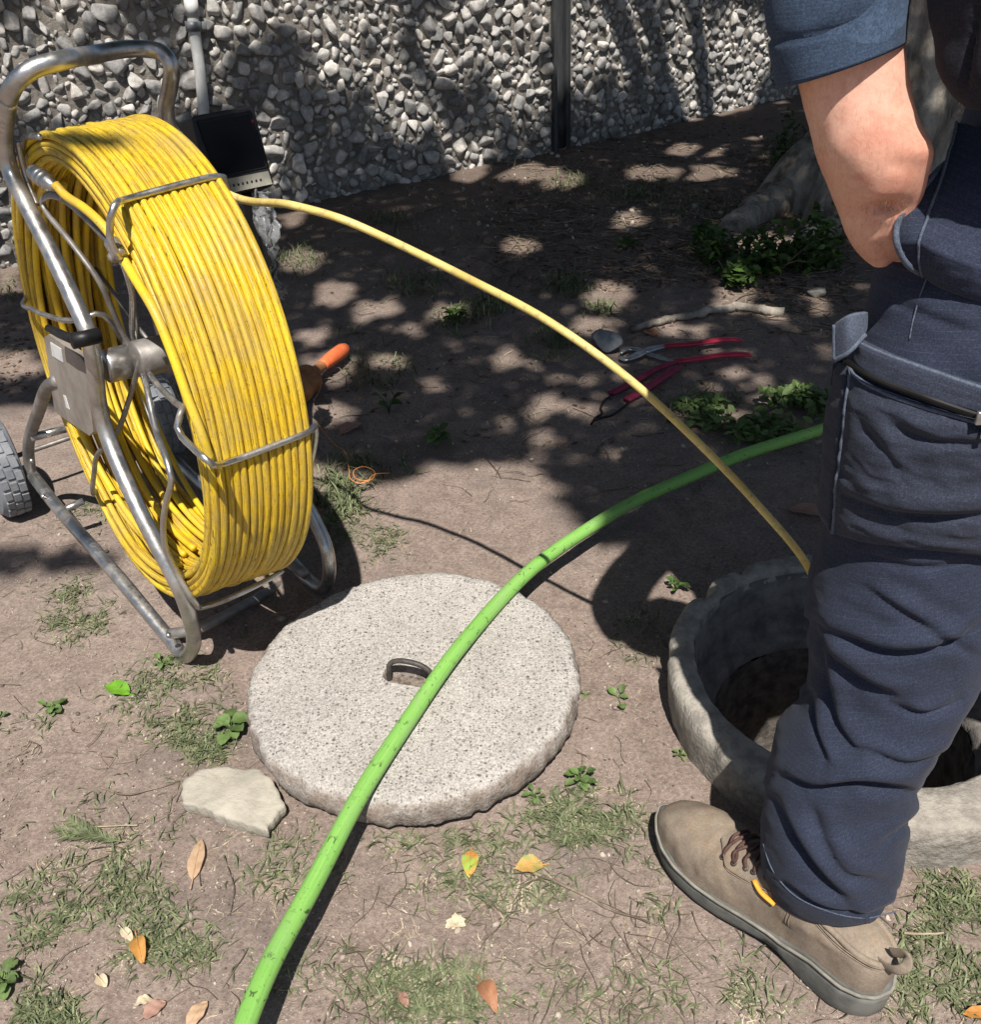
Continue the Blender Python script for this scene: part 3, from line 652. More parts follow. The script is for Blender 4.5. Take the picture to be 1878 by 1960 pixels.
# ------------------------------------------------------------------ person
person = empty('person', (.43, .785, 0), 'person in navy work trousers standing with one hand in the pocket beside the open shaft', 'person')
LA = V3(.432, .784, 0); ln_ = unit(LA)                    # leg axis foot, outward view normal
def lp(x, y, off=0.): return onp(x, y, LA+ln_*off, ln_)
def interp_rows(rows, n):
    R_ = np.array(rows, float); return crom(R_, n) if len(R_) > 2 else R_
class Loft:
    """rows: (y_left, x_left, y_right, x_right, depth ratio, offset)"""
    def __init__(s, rows, n, m=96):
        R_ = []
        for yl, xl, yr, xr, dr, of in rows:
            a_, b_ = lp(xl, yl, of), lp(xr, yr, of); R_.append(np.r_[(a_+b_)/2, (b_-a_)/2, dr])
        R_ = np.array(R_); Q = crom(R_, n)
        s.C = Q[:, :3]; s.E = Q[:, 3:6]; s.dr = Q[:, 6]; s.n = n; s.m = m
        th = np.linspace(0, 2*math.pi, m, endpoint=False); s.th = th
        Ln = np.linalg.norm(s.E, axis=1)
        s.B = np.tile(ln_, (n, 1))*(Ln*s.dr)[:, None]
        s.V = (s.C[:, None]+np.cos(th)[None, :, None]*s.E[:, None]+np.sin(th)[None, :, None]*s.B[:, None])
        s.N = (np.cos(th)[None, :, None]*s.E[:, None]/Ln[:, None, None]*s.dr[:, None, None]+np.sin(th)[None, :, None]*ln_)
        s.N /= np.linalg.norm(s.N, axis=2)[:, :, None]
        cl = np.r_[0, np.cumsum(np.linalg.norm(np.diff(s.C, axis=0), axis=1))]
        s.uv = np.stack([np.tile(th/(2*math.pi)*.62, (n, 1)), np.tile(cl[:, None], (1, m))], 2)
    def faces(s, close=True):
        n, m = s.n, s.m; i = (np.arange(n-1)[:, None]*m+np.arange(m)[None]).ravel(); j = (np.arange(n-1)[:, None]*m+((np.arange(m)+1) % m)[None]).ravel()
        return np.stack([i, i+m, j+m, j], 1)
def polydist(Q, P):
    """distance & signed side & parameter from points Q (n,2) to polyline P"""
    best = np.full(len(Q), 1e9); side_ = np.zeros(len(Q)); par = np.zeros(len(Q)); P = np.array(P, float)
    L = np.r_[0, np.cumsum(np.linalg.norm(np.diff(P, axis=0), axis=1))]
    for i in range(len(P)-1):
        a_, b_ = P[i], P[i+1]; d = b_-a_; t_ = np.clip(((Q-a_)@d)/(d@d), 0, 1); r = Q-(a_+t_[:, None]*d); ds = np.linalg.norm(r, axis=1)
        m = ds < best; best[m] = ds[m]; side_[m] = (d[0]*r[:, 1]-d[1]*r[:, 0])[m]; par[m] = (L[i]+t_*np.linalg.norm(d))[m]/L[-1]
    return best, np.sign(side_), par
def folds(V, N, front, FL):
    """cloth folds: each (polyline, width, depth): a valley with a raised roll beside it"""
    sh = V.shape; Q = pix(V.reshape(-1, 3)); D = np.zeros(len(Q)); fr = front.ravel()
    for P, wd, dp in FL:
        P = crom(np.array(P, float), 14)
        ds, sg, pr = polydist(Q, P); sd = ds*sg; env = np.sin(np.clip(pr*.94+.03, 0, 1)*math.pi)**.6
        valley = -.8*np.exp(-(np.abs(sd)/(wd*.40))**1.5); roll = .8*np.exp(-((sd+wd*1.15)/(wd*.95))**2)+.15*np.exp(-((sd-wd*1.1)/(wd*.9))**2)
        D += (valley+roll)*dp*env*fr*(ds < wd*4.5)
    return V+N*D.reshape(sh[:2])[:, :, None]
def wrinkle(V, N, amp, sc_=9., seed=0., st=(1, 1, 2.2)):
    Q = V.reshape(-1, 3)*np.array(st); f = fbm(Q, sc_, seed, 3); f2 = fbm(Q, sc_*3.1, seed+4, 3)
    return V+N*((1-np.abs(f)*2.2)*amp+f2*amp*.35).reshape(V.shape[:2])[:, :, None]
# left trouser leg
rows = [(1662, 1468, 1712, 1708, .84, -.055), (1632, 1462, 1670, 1727, .86, -.055), (1600, 1460, 1620, 1742, .88, -.052), (1555, 1462, 1560, 1751, .9, -.048), (1500, 1467, 1490, 1768, .88, -.040), (1440, 1478, 1440, 1800, .88, -.032),
        (1390, 1486, 1385, 1835, .86, -.024), (1352, 1512, 1340, 1862, .86, -.018), (1320, 1546, 1300, 1884, .88, -.012), (1270, 1553, 1250, 1905, .9, 0), (1180, 1551, 1160, 1935, .9, 0), (1090, 1553, 1070, 1955, .9, 0), (1000, 1580, 980, 1975, .9, 0),
        (900, 1592, 890, 2000, .95, 0), (800, 1600, 790, 2030, 1, 0), (700, 1618, 690, 2060, 1, 0), (600, 1652, 590, 2100, 1., .01), (520, 1672, 500, 2140, 1., .02), (430, 1708, 410, 2190, .95, .03), (360, 1752, 340, 2240, .9, .04), (300, 1815, 280, 2280, .85, .05), (255, 1860, 240, 2300, .8, .06)]
Lg = Loft(rows, 330, 170)
front = (np.sin(Lg.th) < .55).astype(float)[None, :]*np.ones((Lg.n, 1))
V_sh = Lg.V.shape[:2]
FL = [([(1488, 1362), (1520, 1336), (1556, 1322)], 16, .012),
      ([(1496, 1486), (1560, 1508), (1650, 1500), (1760, 1520)], 22, .015),
      ([(1556, 1188), (1610, 1215), (1700, 1248), (1800, 1240), (1890, 1190)], 20, .011),
      ([(1560, 1200), (1600, 1262), (1660, 1310), (1730, 1340)], 22, .012),
      ([(1570, 1230), (1586, 1310), (1604, 1390), (1640, 1440)], 18, .010),
      ([(1556, 1330), (1566, 1400), (1584, 1462)], 14, .010),
      ([(1700, 1345), (1770, 1366), (1840, 1340)], 13, .006),
      ([(1650, 1430), (1740, 1462), (1830, 1436)], 14, .006),
      ([(1680, 1620), (1750, 1570), (1822, 1490)], 16, .008),
      ([(1482, 1530), (1520, 1600), (1575, 1680), (1630, 1735)], 24, .016),
      ([(1500, 1690), (1570, 1732), (1650, 1748), (1722, 1730)], 13, .009),
      ([(1556, 1545), (1580, 1610), (1620, 1670), (1690, 1690)], 22, .012),
      ([(1660, 1062), (1750, 1085), (1860, 1078)], 16, .004),
      ([(1650, 1120), (1740, 1180), (1880, 1262)], 16, .006),
      ([(1700, 480), (1800, 520), (1880, 560)], 24, .004), ([(1680, 560), (1760, 600), (1870, 640)], 22, .003)]
V = Lg.V+Lg.N*(fbm(Lg.V.reshape(-1, 3)*np.array([1, 1, .8]), 6., 2., 4)*.0042+fbm(Lg.V.reshape(-1, 3)*np.array([1, 1, 1.6])+Lg.V.reshape(-1, 3)[:, [2, 0, 1]]*.9, 17., 6., 3)*.0024).reshape(V_sh)[:, :, None]
V = folds(V, Lg.N, front, FL)
# hem turned inside: two extra inner rows
def hemin(V, N, k=.9):
    C = V[0].mean(0); return np.concatenate([(C+(V[0]-C)*.90+UP*.06)[None], (C+(V[0]-C)*.955+UP*.002)[None], V])
Vh = hemin(V, Lg.N); Lg2n = Lg.n+2
def gridfaces(n, m):
    i = (np.arange(n-1)[:, None]*m+np.arange(m)[None]).ravel(); j = (np.arange(n-1)[:, None]*m+((np.arange(m)+1) % m)[None]).ravel()
    return np.stack([i, i+m, j+m, j], 1)
uvh = np.concatenate([Lg.uv[:1], Lg.uv[:1], Lg.uv])
bdir = V3(.68, .733, 0); adir = V3(-.733, .68, 0)           # person's right, person's forward
# right leg and hips outside the frame
def worldloft(sections, m=48):
    S = crom(np.array([np.r_[c, a_, b_] for c, a_, b_ in sections]), 60); th = np.linspace(0, 2*math.pi, m, endpoint=False)
    V = S[:, None, :3]+np.cos(th)[None, :, None]*S[:, 3][:, None, None]*adir+np.sin(th)[None, :, None]*S[:, 4][:, None, None]*bdir
    N = (V-S[:, None, :3]); N /= np.linalg.norm(N, axis=2)[:, :, None]; return V, N
RF = V3(1.10, .80, 0); HIP = V3(.60, .90, .98)
V2, N2 = worldloft([(RF+UP*.06, .10, .085), (RF+UP*.25+V3(-.04, 0, 0), .095, .08), (RF+UP*.5+V3(-.13, .03, 0), .10, .09), (V3(.84, .87, .75), .11, .11), (HIP+V3(.14, .05, -.08), .13, .12), (HIP+V3(.10, .06, .03), .12, .12)])
V2 = wrinkle(V2, N2, .004, 8., 5.)
V3_, N3_ = worldloft([(HIP+V3(-.02, -.01, -.16), .13, .14), (HIP+V3(0, 0, -.08), .145, .17), (HIP+V3(.01, .01, .0), .14, .175), (HIP+V3(.01, .01, .07), .125, .165), (HIP+V3(.01, .01, .10), .10, .14)])
Vs = np.vstack([Vh.reshape(-1, 3), V2.reshape(-1, 3), V3_.reshape(-1, 3)])
Fs = np.vstack([gridfaces(Lg2n, Lg.m), gridfaces(60, 48)+Lg2n*Lg.m, gridfaces(60, 48)+Lg2n*Lg.m+60*48])
z_ = lambda A: np.stack([np.tile(np.arange(48)/48*.6, (60, 1)), np.tile(np.linspace(0, .8, 60)[:, None], (1, 48))], 2).reshape(-1, 2)
uv = np.vstack([uvh.reshape(-1, 2), z_(0), z_(0)])
trousers = mesh('trousers', Vs, Fs, M['work_cloth'], person, True, uv)
# surface lookup: photo point -> trouser surface (front side)
front_idx = np.where(np.sin(Lg.th) <= .0)[0]
FV = V[:, front_idx].reshape(-1, 3); FN = Lg.N[:, front_idx].reshape(-1, 3); FP = pix(FV); FU = Lg.uv[:, front_idx].reshape(-1, 2)
def onleg(x, y, off=.0):
    d = ((FP-np.array([x, y]))**2).sum(1); ii = np.argsort(d)[:4]; wgt = 1/(d[ii]+1.); wgt /= wgt.sum()
    P = (FV[ii]*wgt[:, None]).sum(0); nrm = unit((FN[ii]*wgt[:, None]).sum(0)); dep = np.dot(P-cO, cF)
    rr = ray(x, y); P = cO+rr*(dep/np.dot(rr, cF)); return P+nrm*off
from mathutils.bvhtree import BVHTree
smooth_bvh = BVHTree.FromPolygons([tuple(v) for v in Lg.V.reshape(-1, 3)], [tuple(int(i) for i in f) for f in gridfaces(Lg.n, Lg.m)])
fold_bvh = BVHTree.FromPolygons([tuple(v) for v in V.reshape(-1, 3)], [tuple(int(i) for i in f) for f in gridfaces(Lg.n, Lg.m)])
def castleg(x, y, off=0., bv=None, side_=None):
    d = ray(x, y); h = (bv or fold_bvh).ray_cast(Vector(cO), Vector(d))
    if h[0] is None: return onleg(x, y, off)
    nrm = np.array(h[1]); nrm = nrm if np.dot(nrm, d) < 0 else -nrm
    return np.array(h[0])+nrm*off
# cargo pocket: bellows patch standing off the leg
def patch(name, TLc, BLc, wd, rows_, cols_, off, mat, parent, FLs=(), wr=.002, endx=1935, thick=.0, left_wall=True):
    """TLc, BLc: top-edge and bottom-edge polylines (px) sampled with cols_; surface between them"""
    T = crom(np.array(TLc, float), cols_); Bm = crom(np.array(BLc, float), cols_); G = np.zeros((rows_, cols_, 3)); Nn = np.zeros_like(G)
    for i in range(rows_):
        f = i/(rows_-1)
        for j in range(cols_):
            x, y = T[j]*(1-f)+Bm[j]*f; d = ray(x, y); h = smooth_bvh.ray_cast(Vector(cO), Vector(d))
            if h[0] is None: p = onleg(x, y, 0); nn_ = -ln_
            else: p = np.array(h[0]); nn_ = np.array(h[1]); nn_ = nn_ if np.dot(nn_, d) < 0 else -nn_
            nn_ = unit(nn_-.6*ln_*1.0); G[i, j] = p; Nn[i, j] = nn_
    ed = lambda a_, n_: np.clip(np.minimum(a_, n_-1-a_)/max(1, n_*.06), 0, 1)
    ii, jj = np.meshgrid(np.arange(rows_), np.arange(cols_), indexing='ij')
    prof = off*(.75+.25*ed(ii, rows_)*ed(jj, cols_))
    if callable(thick): prof = thick(ii/(rows_-1), jj/(cols_-1))
    G2 = G+Nn*prof[:, :, None]
    G2 = wrinkle(G2, Nn, wr, 14., 7.)
    if FLs: G2 = folds(G2, Nn, np.ones((rows_, cols_)), FLs)
    V_ = G2.reshape(-1, 3); a_ = (np.arange(rows_-1)[:, None]*cols_+np.arange(cols_-1)[None]).ravel(); F_ = np.stack([a_, a_+1, a_+cols_+1, a_+cols_], 1)
    # skirt to the leg
    back = (G-Nn*.012).reshape(-1, 3); per = [i*cols_ for i in range(rows_)]+[(rows_-1)*cols_+j for j in range(cols_)]+[i*cols_+cols_-1 for i in range(rows_-1, -1, -1)]+[j for j in range(cols_-1, -1, -1)]
    nb = len(V_); V_ = np.vstack([V_, back[per]]); m_ = len(per); ex_ = [(per[k_], per[(k_+1) % m_], nb+(k_+1) % m_, nb+k_) for k_ in range(m_)]
    F_ = np.vstack([F_, np.array(ex_)])
    du = np.linalg.norm(G2[0, -1]-G2[0, 0]); dv = np.linalg.norm(G2[-1, 0]-G2[0, 0])
    uv_ = np.stack([jj/(cols_-1)*du, -ii/(rows_-1)*dv], 2).reshape(-1, 2); uv_ = np.vstack([uv_, uv_[per]])
    return mesh(name, V_, F_, mat, parent, True, uv_), G2
PF = [([(1700, 812), (1790, 846), (1900, 852)], 18, .005), ([(1618, 950), (1700, 982), (1800, 992), (1900, 985)], 24, .010), ([(1640, 800), (1680, 850), (1720, 900)], 20, .004)]
pk, PG = patch('cargo_pocket', [(1645, 698), (1660, 716), (1700, 740), (1780, 768), (1870, 792), (1960, 805)], [(1605, 1012), (1640, 1022), (1720, 1032), (1800, 1042), (1880, 1052), (1960, 1060)], 1, 70, 90, .014, M['pocket_cloth'], trousers, PF)
sp_, SG = patch('pocket_gusset', [(1598, 692), (1620, 694), (1644, 698)], [(1574, 952), (1588, 992), (1604, 1012)], 1, 60, 14, .012, M['pocket_cloth'], trousers, (), .0015)
fl, FG = patch('zip_flap', [(1655, 650), (1700, 672), (1790, 705), (1880, 735), (1960, 750)], [(1652, 690), (1690, 718), (1780, 752), (1880, 780), (1960, 795)], 1, 16, 80, .0155, M['pocket_cloth'], trousers, (), .001)
b = MB()
b.tube(PG[:, 1]+0*UP, .0021, 6); b.tube(PG[1, :], .0019, 6)
b.tube(FG[0, :], .0019, 6); b.obj('piping', M['piping_cloth'], pk)
b = MB()
zz = [castleg(x, y, .019, smooth_bvh) for x, y in [(1654, 694), (1700, 722), (1790, 756), (1880, 783), (1940, 795)]]
zc = crom(zz, 120); b.tube(zc, .0022, 6)
for i in range(0, 119, 1): b.box(zc[i]-UP*.002, (.0012, .0035, .0025), None)
b.obj('zip', M['black_plastic'], pk, False)
b = MB(); b.box(castleg(1868, 780, .024, smooth_bvh), (.009, .004, .012), None, .001); b.box(castleg(1874, 800, .022, smooth_bvh), (.005, .003, .018), None, .001); b.obj('zip_pull', M['tool_steel'], pk)
# tool flap standing out on the left edge
def sheet(name, pxs, off, mat, parent, th_=.004, bulge=.0):
    """pxs grid rows of photo points with offset from the leg plane"""
    G = np.array([[lp(x, y, o_) for x, y, o_ in r] for r in pxs]); r_, c_ = G.shape[:2]
    n_ = 12; G = np.stack([crom(G[i], n_) if c_ > 2 else np.linspace(G[i, 0], G[i, -1], n_) for i in range(r_)]); G = np.stack([crom(G[:, j], 14) if r_ > 2 else np.linspace(G[0, j], G[-1, j], 14) for j in range(n_)], 1)
    A_ = G.reshape(-1, 3); B_ = A_+ln_*th_; a_ = (np.arange(13)[:, None]*n_+np.arange(n_-1)[None]).ravel(); F1 = np.stack([a_, a_+1, a_+n_+1, a_+n_], 1); nA = len(A_)
    per = [i*n_ for i in range(14)]+[13*n_+j for j in range(1, n_)]+[i*n_+n_-1 for i in range(12, -1, -1)]+[j for j in range(n_-2, 0, -1)]
    F2 = np.array([(per[k_], per[(k_+1) % len(per)], nA+per[(k_+1) % len(per)], nA+per[k_]) for k_ in range(len(per))])
    uv_ = np.tile(np.stack(np.meshgrid(np.linspace(0, .06, n_), np.linspace(0, .07, 14)), 2).reshape(-1, 2), (2, 1))
    return mesh(name, np.vstack([A_, B_]), np.vstack([F1, F1[:, ::-1]+nA, F2]), mat, parent, True, uv_), G
tf, TG = sheet('pocket_flap', [[(1597, 622, -.060), (1626, 604, -.066), (1662, 598, -.05)], [(1597, 655, -.060), (1628, 640, -.068), (1660, 632, -.05)], [(1597, 690, -.060), (1626, 674, -.066), (1657, 640, -.052)]], 0, M['piping_cloth'], trousers)
b = MB(); b.tube(TG[-1], .0022, 6); b.tube(TG[:, 0], .0016, 6); b.obj('piping', M['piping_cloth'], tf)
# seams
for sp__, n__, r__ in (([(1868, 345), (1830, 420), (1790, 500), (1765, 560), (1750, 610), (1742, 650)], 60, .0007), ([(1462, 1615), (1480, 1665), (1520, 1712), (1580, 1742), (1650, 1757), (1715, 1745)], 60, .0009)):
    MB().tube(crom([castleg(x, y, .0004) for x, y in sp__], n__), r__, 6).obj('seam', M['piping_cloth'], trousers)
# front pocket panel over the hand
def pth(fi, fj): return .034*(1-fj)**.8*np.clip((1-fi)/.22, 0, 1)**.8+.0015
fp, FPG = patch('front_pocket', [(1868, 262), (1890, 262), (1930, 280), (1980, 300)], [(1764, 524), (1790, 545), (1850, 570), (1960, 600)], 1, 60, 40, .03, M['work_cloth'], trousers, (), .0012, thick=pth)
# reshape its free edge to the curved opening
edge = crom(np.array([(1868, 258), (1800, 325), (1748, 382), (1720, 425), (1716, 455), (1724, 485), (1742, 510), (1764, 524)], float), 60)
me = fp.data; off0 = np.array(person.location)
for i in range(60):
    for j in range(40):
        f = j/39.; k_ = i*40+j; p = FPG[i, j]; q = pix(p)[0]; ex0 = pix(FPG[i, 0])[0]
        tgt = q+(edge[i]-ex0)*(1-f)**1.6; dep = np.dot(p-cO, cF); rr = ray(*tgt); p2 = cO+rr*(dep/np.dot(rr, cF)); FPG[i, j] = p2; me.vertices[k_].co = Vector(p2-off0)
for k_ in range(2400, len(me.vertices)):
    kk = k_-2400
    if kk < 60: me.vertices[k_].co = Vector(FPG[kk, 0]-off0+ln_*.003)
me.update()
b = MB(); b.tube(FPG[:, 0], .0026, 7); b.tube(FPG[:, 1]*.5+FPG[:, 2]*.5-ln_*.001, .0013, 6); b.obj('piping', M['piping_cloth'], fp)
# polo shirt (torso) -------------------------------------------------
TC = HIP+V3(.02, -.01, 0)
def tsec(z, a_, b_, dx=0, dy=0): return (V3(TC[0]+dx, TC[1]+dy, z), a_, b_)
Vt, Nt = worldloft([tsec(.985, .135, .185), tsec(1.0, .145, .195), tsec(1.06, .15, .20, -.01, .0), tsec(1.15, .145, .19, -.02, .02), tsec(1.3, .145, .195, -.05, .04), tsec(1.42, .13, .20, -.08, .07), tsec(1.49, .09, .15, -.10, .09), tsec(1.54, .06, .065, -.11, .10)], 72)
Vt = wrinkle(Vt, Nt, .008, 5., 1., (1, 1, .8)); 
shirt = mesh('polo_shirt', Vt.reshape(-1, 3), gridfaces(60, 72), M['shirt_cloth'], person, True, np.stack([np.tile(np.arange(72)/72*1.2, (60, 1)), np.tile(np.linspace(0, .6, 60)[:, None], (1, 72))], 2).reshape(-1, 2))
# hanging shirt front that falls into the frame
rows = [(205, 1872, 190, 2150, .5, -.09), (175, 1838, 160, 2160, .6, -.09), (130, 1812, 120, 2170, .7, -.085), (70, 1800, 60, 2180, .75, -.08), (0, 1790, -10, 2190, .8, -.075), (-90, 1780, -100, 2200, .85, -.07), (-200, 1775, -210, 2210, .85, -.06)]
Ls = Loft(rows, 70, 90); Vl = wrinkle(Ls.V, Ls.N, .006, 8., 3., (1.4, 1.4, .6)); Vl = folds(Vl, Ls.N, np.ones((70, 90)), [([(1878, 10), (1862, 90), (1850, 170)], 14, .006)])
cbot = Vl[0].mean(0); Vl = np.concatenate([(cbot+(Vl[0]-cbot)*.9+UP*.05)[None], Vl])
mesh('shirt_front', Vl.reshape(-1, 3), gridfaces(71, 90), M['shirt_cloth'], shirt, True, np.concatenate([Ls.uv[:1], Ls.uv]).reshape(-1, 2))
# sleeve ---------------------------------------------------------------
rows = [(162, 1491, 80, 1742, 1.0, -.075), (120, 1487, 55, 1744, 1.0, -.075), (60, 1481, 10, 1748, 1., -.073), (0, 1476, -40, 1756, 1., -.07), (-90, 1474, -120, 1776, .96, -.06), (-200, 1495, -220, 1800, .86, -.045), (-300, 1540, -330, 1840, .8, -.02)]
Sl = Loft(rows, 90, 96); Vv = wrinkle(Sl.V, Sl.N, .0035, 7., 9., (1, 1, 1))
# ridge where the rib band joins
rel = np.linspace(0, 1, 90); band = -np.exp(-((rel-.105)/.006)**2)*.004
Vv = Vv+Sl.N*band[:, None, None]
# the hem sags at the elbow side
cbot = Vv[0].mean(0); Vin = np.stack([cbot+(Vv[0]-cbot)*.93+UP*.06, cbot+(Vv[0]-cbot)*.965+UP*.001])
Vv = np.concatenate([Vin, Vv]); uvs = np.concatenate([Sl.uv[:1], Sl.uv[:1], Sl.uv])
mesh('polo_sleeve', Vv.reshape(-1, 3), gridfaces(92, 96), M['sleeve_cloth'], shirt, True, uvs.reshape(-1, 2))
# skin: one continuous body --------------------------------------------
def am(x, y, off): return lp(x, y, off)
arm_rows = [(-260, 1590, -270, 1740, .8, -.03), (-120, 1545, -140, 1722, .8, -.06), (0, 1535, -30, 1716, .82, -.075), (110, 1520, 80, 1732, .9, -.075), (180, 1534, 150, 1742, .9, -.074), (240, 1550, 215, 1756, .88, -.074), (290, 1562, 275, 1780, .84, -.072), (325, 1574, 312, 1782, .82, -.068), (365, 1592, 350, 1776, .82, -.062), (400, 1604, 385, 1766, .85, -.056), (440, 1618, 425, 1750, .9, -.050), (475, 1640, 465, 1732, .95, -.046), (500, 1662, 495, 1712, 1., -.043), (514, 1674, 512, 1702, 1., -.042)]
Al = Loft(arm_rows, 90, 56)
AV = Al.V.copy()
# muscle relief: elbow bump, crease
Q = pix(AV.reshape(-1, 3)); D = np.zeros(len(Q))
for cx, cy, sx_, sy_, dp in ((1768, 290, 22, 26, .004), (1700, 345, 50, 24, .0045), (1694, 396, 24, 10, -.028), (1688, 374, 44, 13, .006), (1700, 412, 36, 9, .0035), (1725, 418, 14, 8, -.004), (1640, 300, 40, 90, .003), (1735, 318, 20, 6, -.003), (1660, 470, 26, 30, .003), (1690, 470, 10, 30, -.004), (1600, 250, 16, 70, .002)):
    D += dp*np.exp(-((Q[:, 0]-cx)/sx_)**2-((Q[:, 1]-cy)/sy_)**2)
fr_ = (np.sin(Al.th) < .3).astype(float)[None].repeat(90, 0).ravel()
for vn in ([(1610, 190), (1650, 230), (1640, 290), (1672, 340)], [(1700, 150), (1690, 200), (1712, 250), (1700, 300)], [(1650, 230), (1690, 262), (1730, 300)]):
    ds_, sg_, pr_ = polydist(Q, crom(np.array(vn, float), 14)); D += .0011*np.exp(-(ds_/5.)**2)*np.sin(pr_*math.pi)**.5
D += .0007*fbm(AV.reshape(-1, 3), 60, 2., 3)
AV = AV+Al.N*(D*fr_).reshape(90, 56)[:, :, None]
b = MB()
caps = [tuple(range(56)), tuple(89*56+k for k in range(55, -1, -1))]
b.add(AV.reshape(-1, 3), [tuple(f) for f in gridfaces(90, 56)]+caps)
# hand inside the pocket with its fingers
W0, W1 = am(1695, 435, -.046), am(1775, 495, .012)
hd = unit(W1-W0); b.tube(crom([W0-hd*.02, W0+hd*.02, W0+hd*.05, W1], 14), [.027]*4+[.030]*6+[.028]*4, 16, flat=.6)
for k_, (l_, o_) in enumerate(((.07, -.028), (.078, -.010), (.072, .009), (.058, .027))):
    pv = unit(np.cross(hd, ln_)); s0 = W1+pv*o_-hd*.012; b.tube(crom([s0, s0+hd*l_*.5, s0+hd*l_*.85+ln_*.012], 10), np.linspace(.0095, .0068, 10), 10); b.ball(s0+hd*l_*.85+ln_*.012, .0068, n=8)
pv = unit(np.cross(hd, ln_)); s0 = W0+hd*.04+ln_*.012; b.tube(crom([s0, s0+hd*.03+ln_*.014, s0+hd*.056+ln_*.016], 10), np.linspace(.012, .008, 10), 10)
# trunk, neck, head, other arm, legs (inside the clothes)
sh0 = Al.C[0]; T = lambda z, dx=0, dy=0: V3(TC[0]+dx, TC[1]+dy, z)
b.tube(crom([sh0-UP*.01, sh0+UP*.05+V3(.03, .02, 0), T(1.45, -.09, .07)], 14), [.055]*7+[.065]*7, 16)
b.tube(crom([T(.86), T(1.0), T(1.15, -.02, .02), T(1.3, -.05, .04), T(1.42, -.08, .07), T(1.5, -.10, .09)], 24), np.interp(np.linspace(0, 1, 24), [0, .3, .6, .85, 1], [.11, .12, .125, .12, .07]), 24)
hc = T(1.665, -.15, .14)
b.tube([T(1.47, -.10, .09), T(1.58, -.125, .115)], [.06, .055], 20)
b.ball(hc, (.082, .100, .118), np.stack([bdir, adir, UP]), 28); b.ball(hc+adir*.100-UP*.012, (.014, .020, .026), np.stack([bdir, adir, UP]), 12); b.ball(hc+adir*.035-UP*.075, (.05, .06, .045), np.stack([bdir, adir, UP]), 16)
for s_ in (-1, 1): b.ball(hc+bdir*s_*.082-UP*.01, (.010, .018, .030), np.stack([bdir, adir, UP]), 10); b.ball(hc+adir*.088+bdir*s_*.032+UP*.012, (.013, .010, .009), np.stack([bdir, adir, UP]), 10)
b.ball(hc+adir*.098-UP*.055, (.024, .010, .006), np.stack([bdir, adir, UP]), 10)
rsx = T(1.42, -.08, .07)+bdir*.19
ra = crom([T(1.43, -.08, .07), rsx, rsx+V3(.10, .03, -.13), rsx+V3(.16, .04, -.26), rsx+V3(.19, .10, -.38), rsx+V3(.20, .16, -.50)], 30)
b.tube(ra, np.interp(np.linspace(0, 1, 30), [0, .2, .6, .95, 1], [.06, .055, .045, .028, .028]), 16)
hw = ra[-1]; hd2 = unit(ra[-1]-ra[-3])
b.tube([hw-hd2*.01, hw+hd2*.04, hw+hd2*.085], [.028, .038, .036], 14, flat=.5)
for k_, (l_, o_) in enumerate(((.070, -.027), (.078, -.009), (.073, .009), (.058, .027))):
    s0 = hw+hd2*.075+adir*o_; b.tube(crom([s0, s0+hd2*l_*.55, s0+hd2*l_*.95-bdir*.015], 10), np.linspace(.0095, .007, 10), 10)
s0 = hw+hd2*.02-adir*.028; b.tube(crom([s0, s0+hd2*.035-adir*.018, s0+hd2*.06-adir*.02], 10), np.linspace(.012, .008, 10), 10)
b.tube(crom([T(.9, -.06, -.05), LA+UP*.5, LA+V3(.005, -.005, .1)], 20), np.interp(np.linspace(0, 1, 20), [0, .5, 1], [.085, .06, .042]), 16)
b.tube(crom([T(.9, .06, .05), RF+UP*.5+V3(-.13, .03, 0), RF+UP*.1], 20), np.interp(np.linspace(0, 1, 20), [0, .5, 1], [.085, .06, .042]), 16)
body = b.obj('body', M['skin'], person)
rm = body.modifiers.new('remesh', 'REMESH'); rm.mode = 'VOXEL'; rm.voxel_size = .0042; rm.use_smooth_shade = True
sm = body.modifiers.new('smooth', 'SMOOTH'); sm.iterations = 6; sm.factor = .5
MB().ball(hc+UP*.014-adir*.012, (.090, .106, .118), np.stack([bdir, adir, UP]), 24).obj('hair', M['hair'], body)
# short sleeve of the other arm
MB().tube(crom([rsx-bdir*.08+UP*.01, rsx+UP*.0, ra[10], ra[15]], 16), [.07, .075, .08, .082]+[.082]*12, 28, caps=False).obj('polo_sleeve', M['sleeve_cloth'], shirt)
# fine arm hair
hb_ = MB(); Vn = []; Fn = []
arng = np.random.default_rng(3); cnt = 0
fidx = [(i, j) for i in range(25, 86) for j in range(56) if math.sin(Al.th[j]) < .45]
for _ in range(700):
    i, j = fidx[arng.integers(len(fidx))]; i = min(85, i); p = AV[i, j]*.5+AV[i+1, (j+1) % 56]*.5; nrm = Al.N[i, j]; dn = unit(AV[i+1, j]-AV[i, j])+arng.normal(0, .35, 3)
    l_ = arng.uniform(.004, .010); q = p+nrm*.001; e1 = q+(nrm*.45+dn*.8)*l_*.5; e2 = q+(nrm*.5+dn*1.2)*l_*.95; wv = unit(np.cross(dn, nrm))*.00005
    k_ = len(Vn)*1; Vn += [q-wv, q+wv, e1+wv*.7, e1-wv*.7, e2]; Fn += [(k_, k_+1, k_+2, k_+3), (k_+3, k_+2, k_+4)]
simple('arm_hair', (.09, .05, .03), (.18, .10, .06), 30, .6)
ap = AV.reshape(-1, 3); apx = pix(ap); an = Al.N.reshape(-1, 3); fm = (np.sin(Al.th) < .3)[None].repeat(90, 0).ravel()
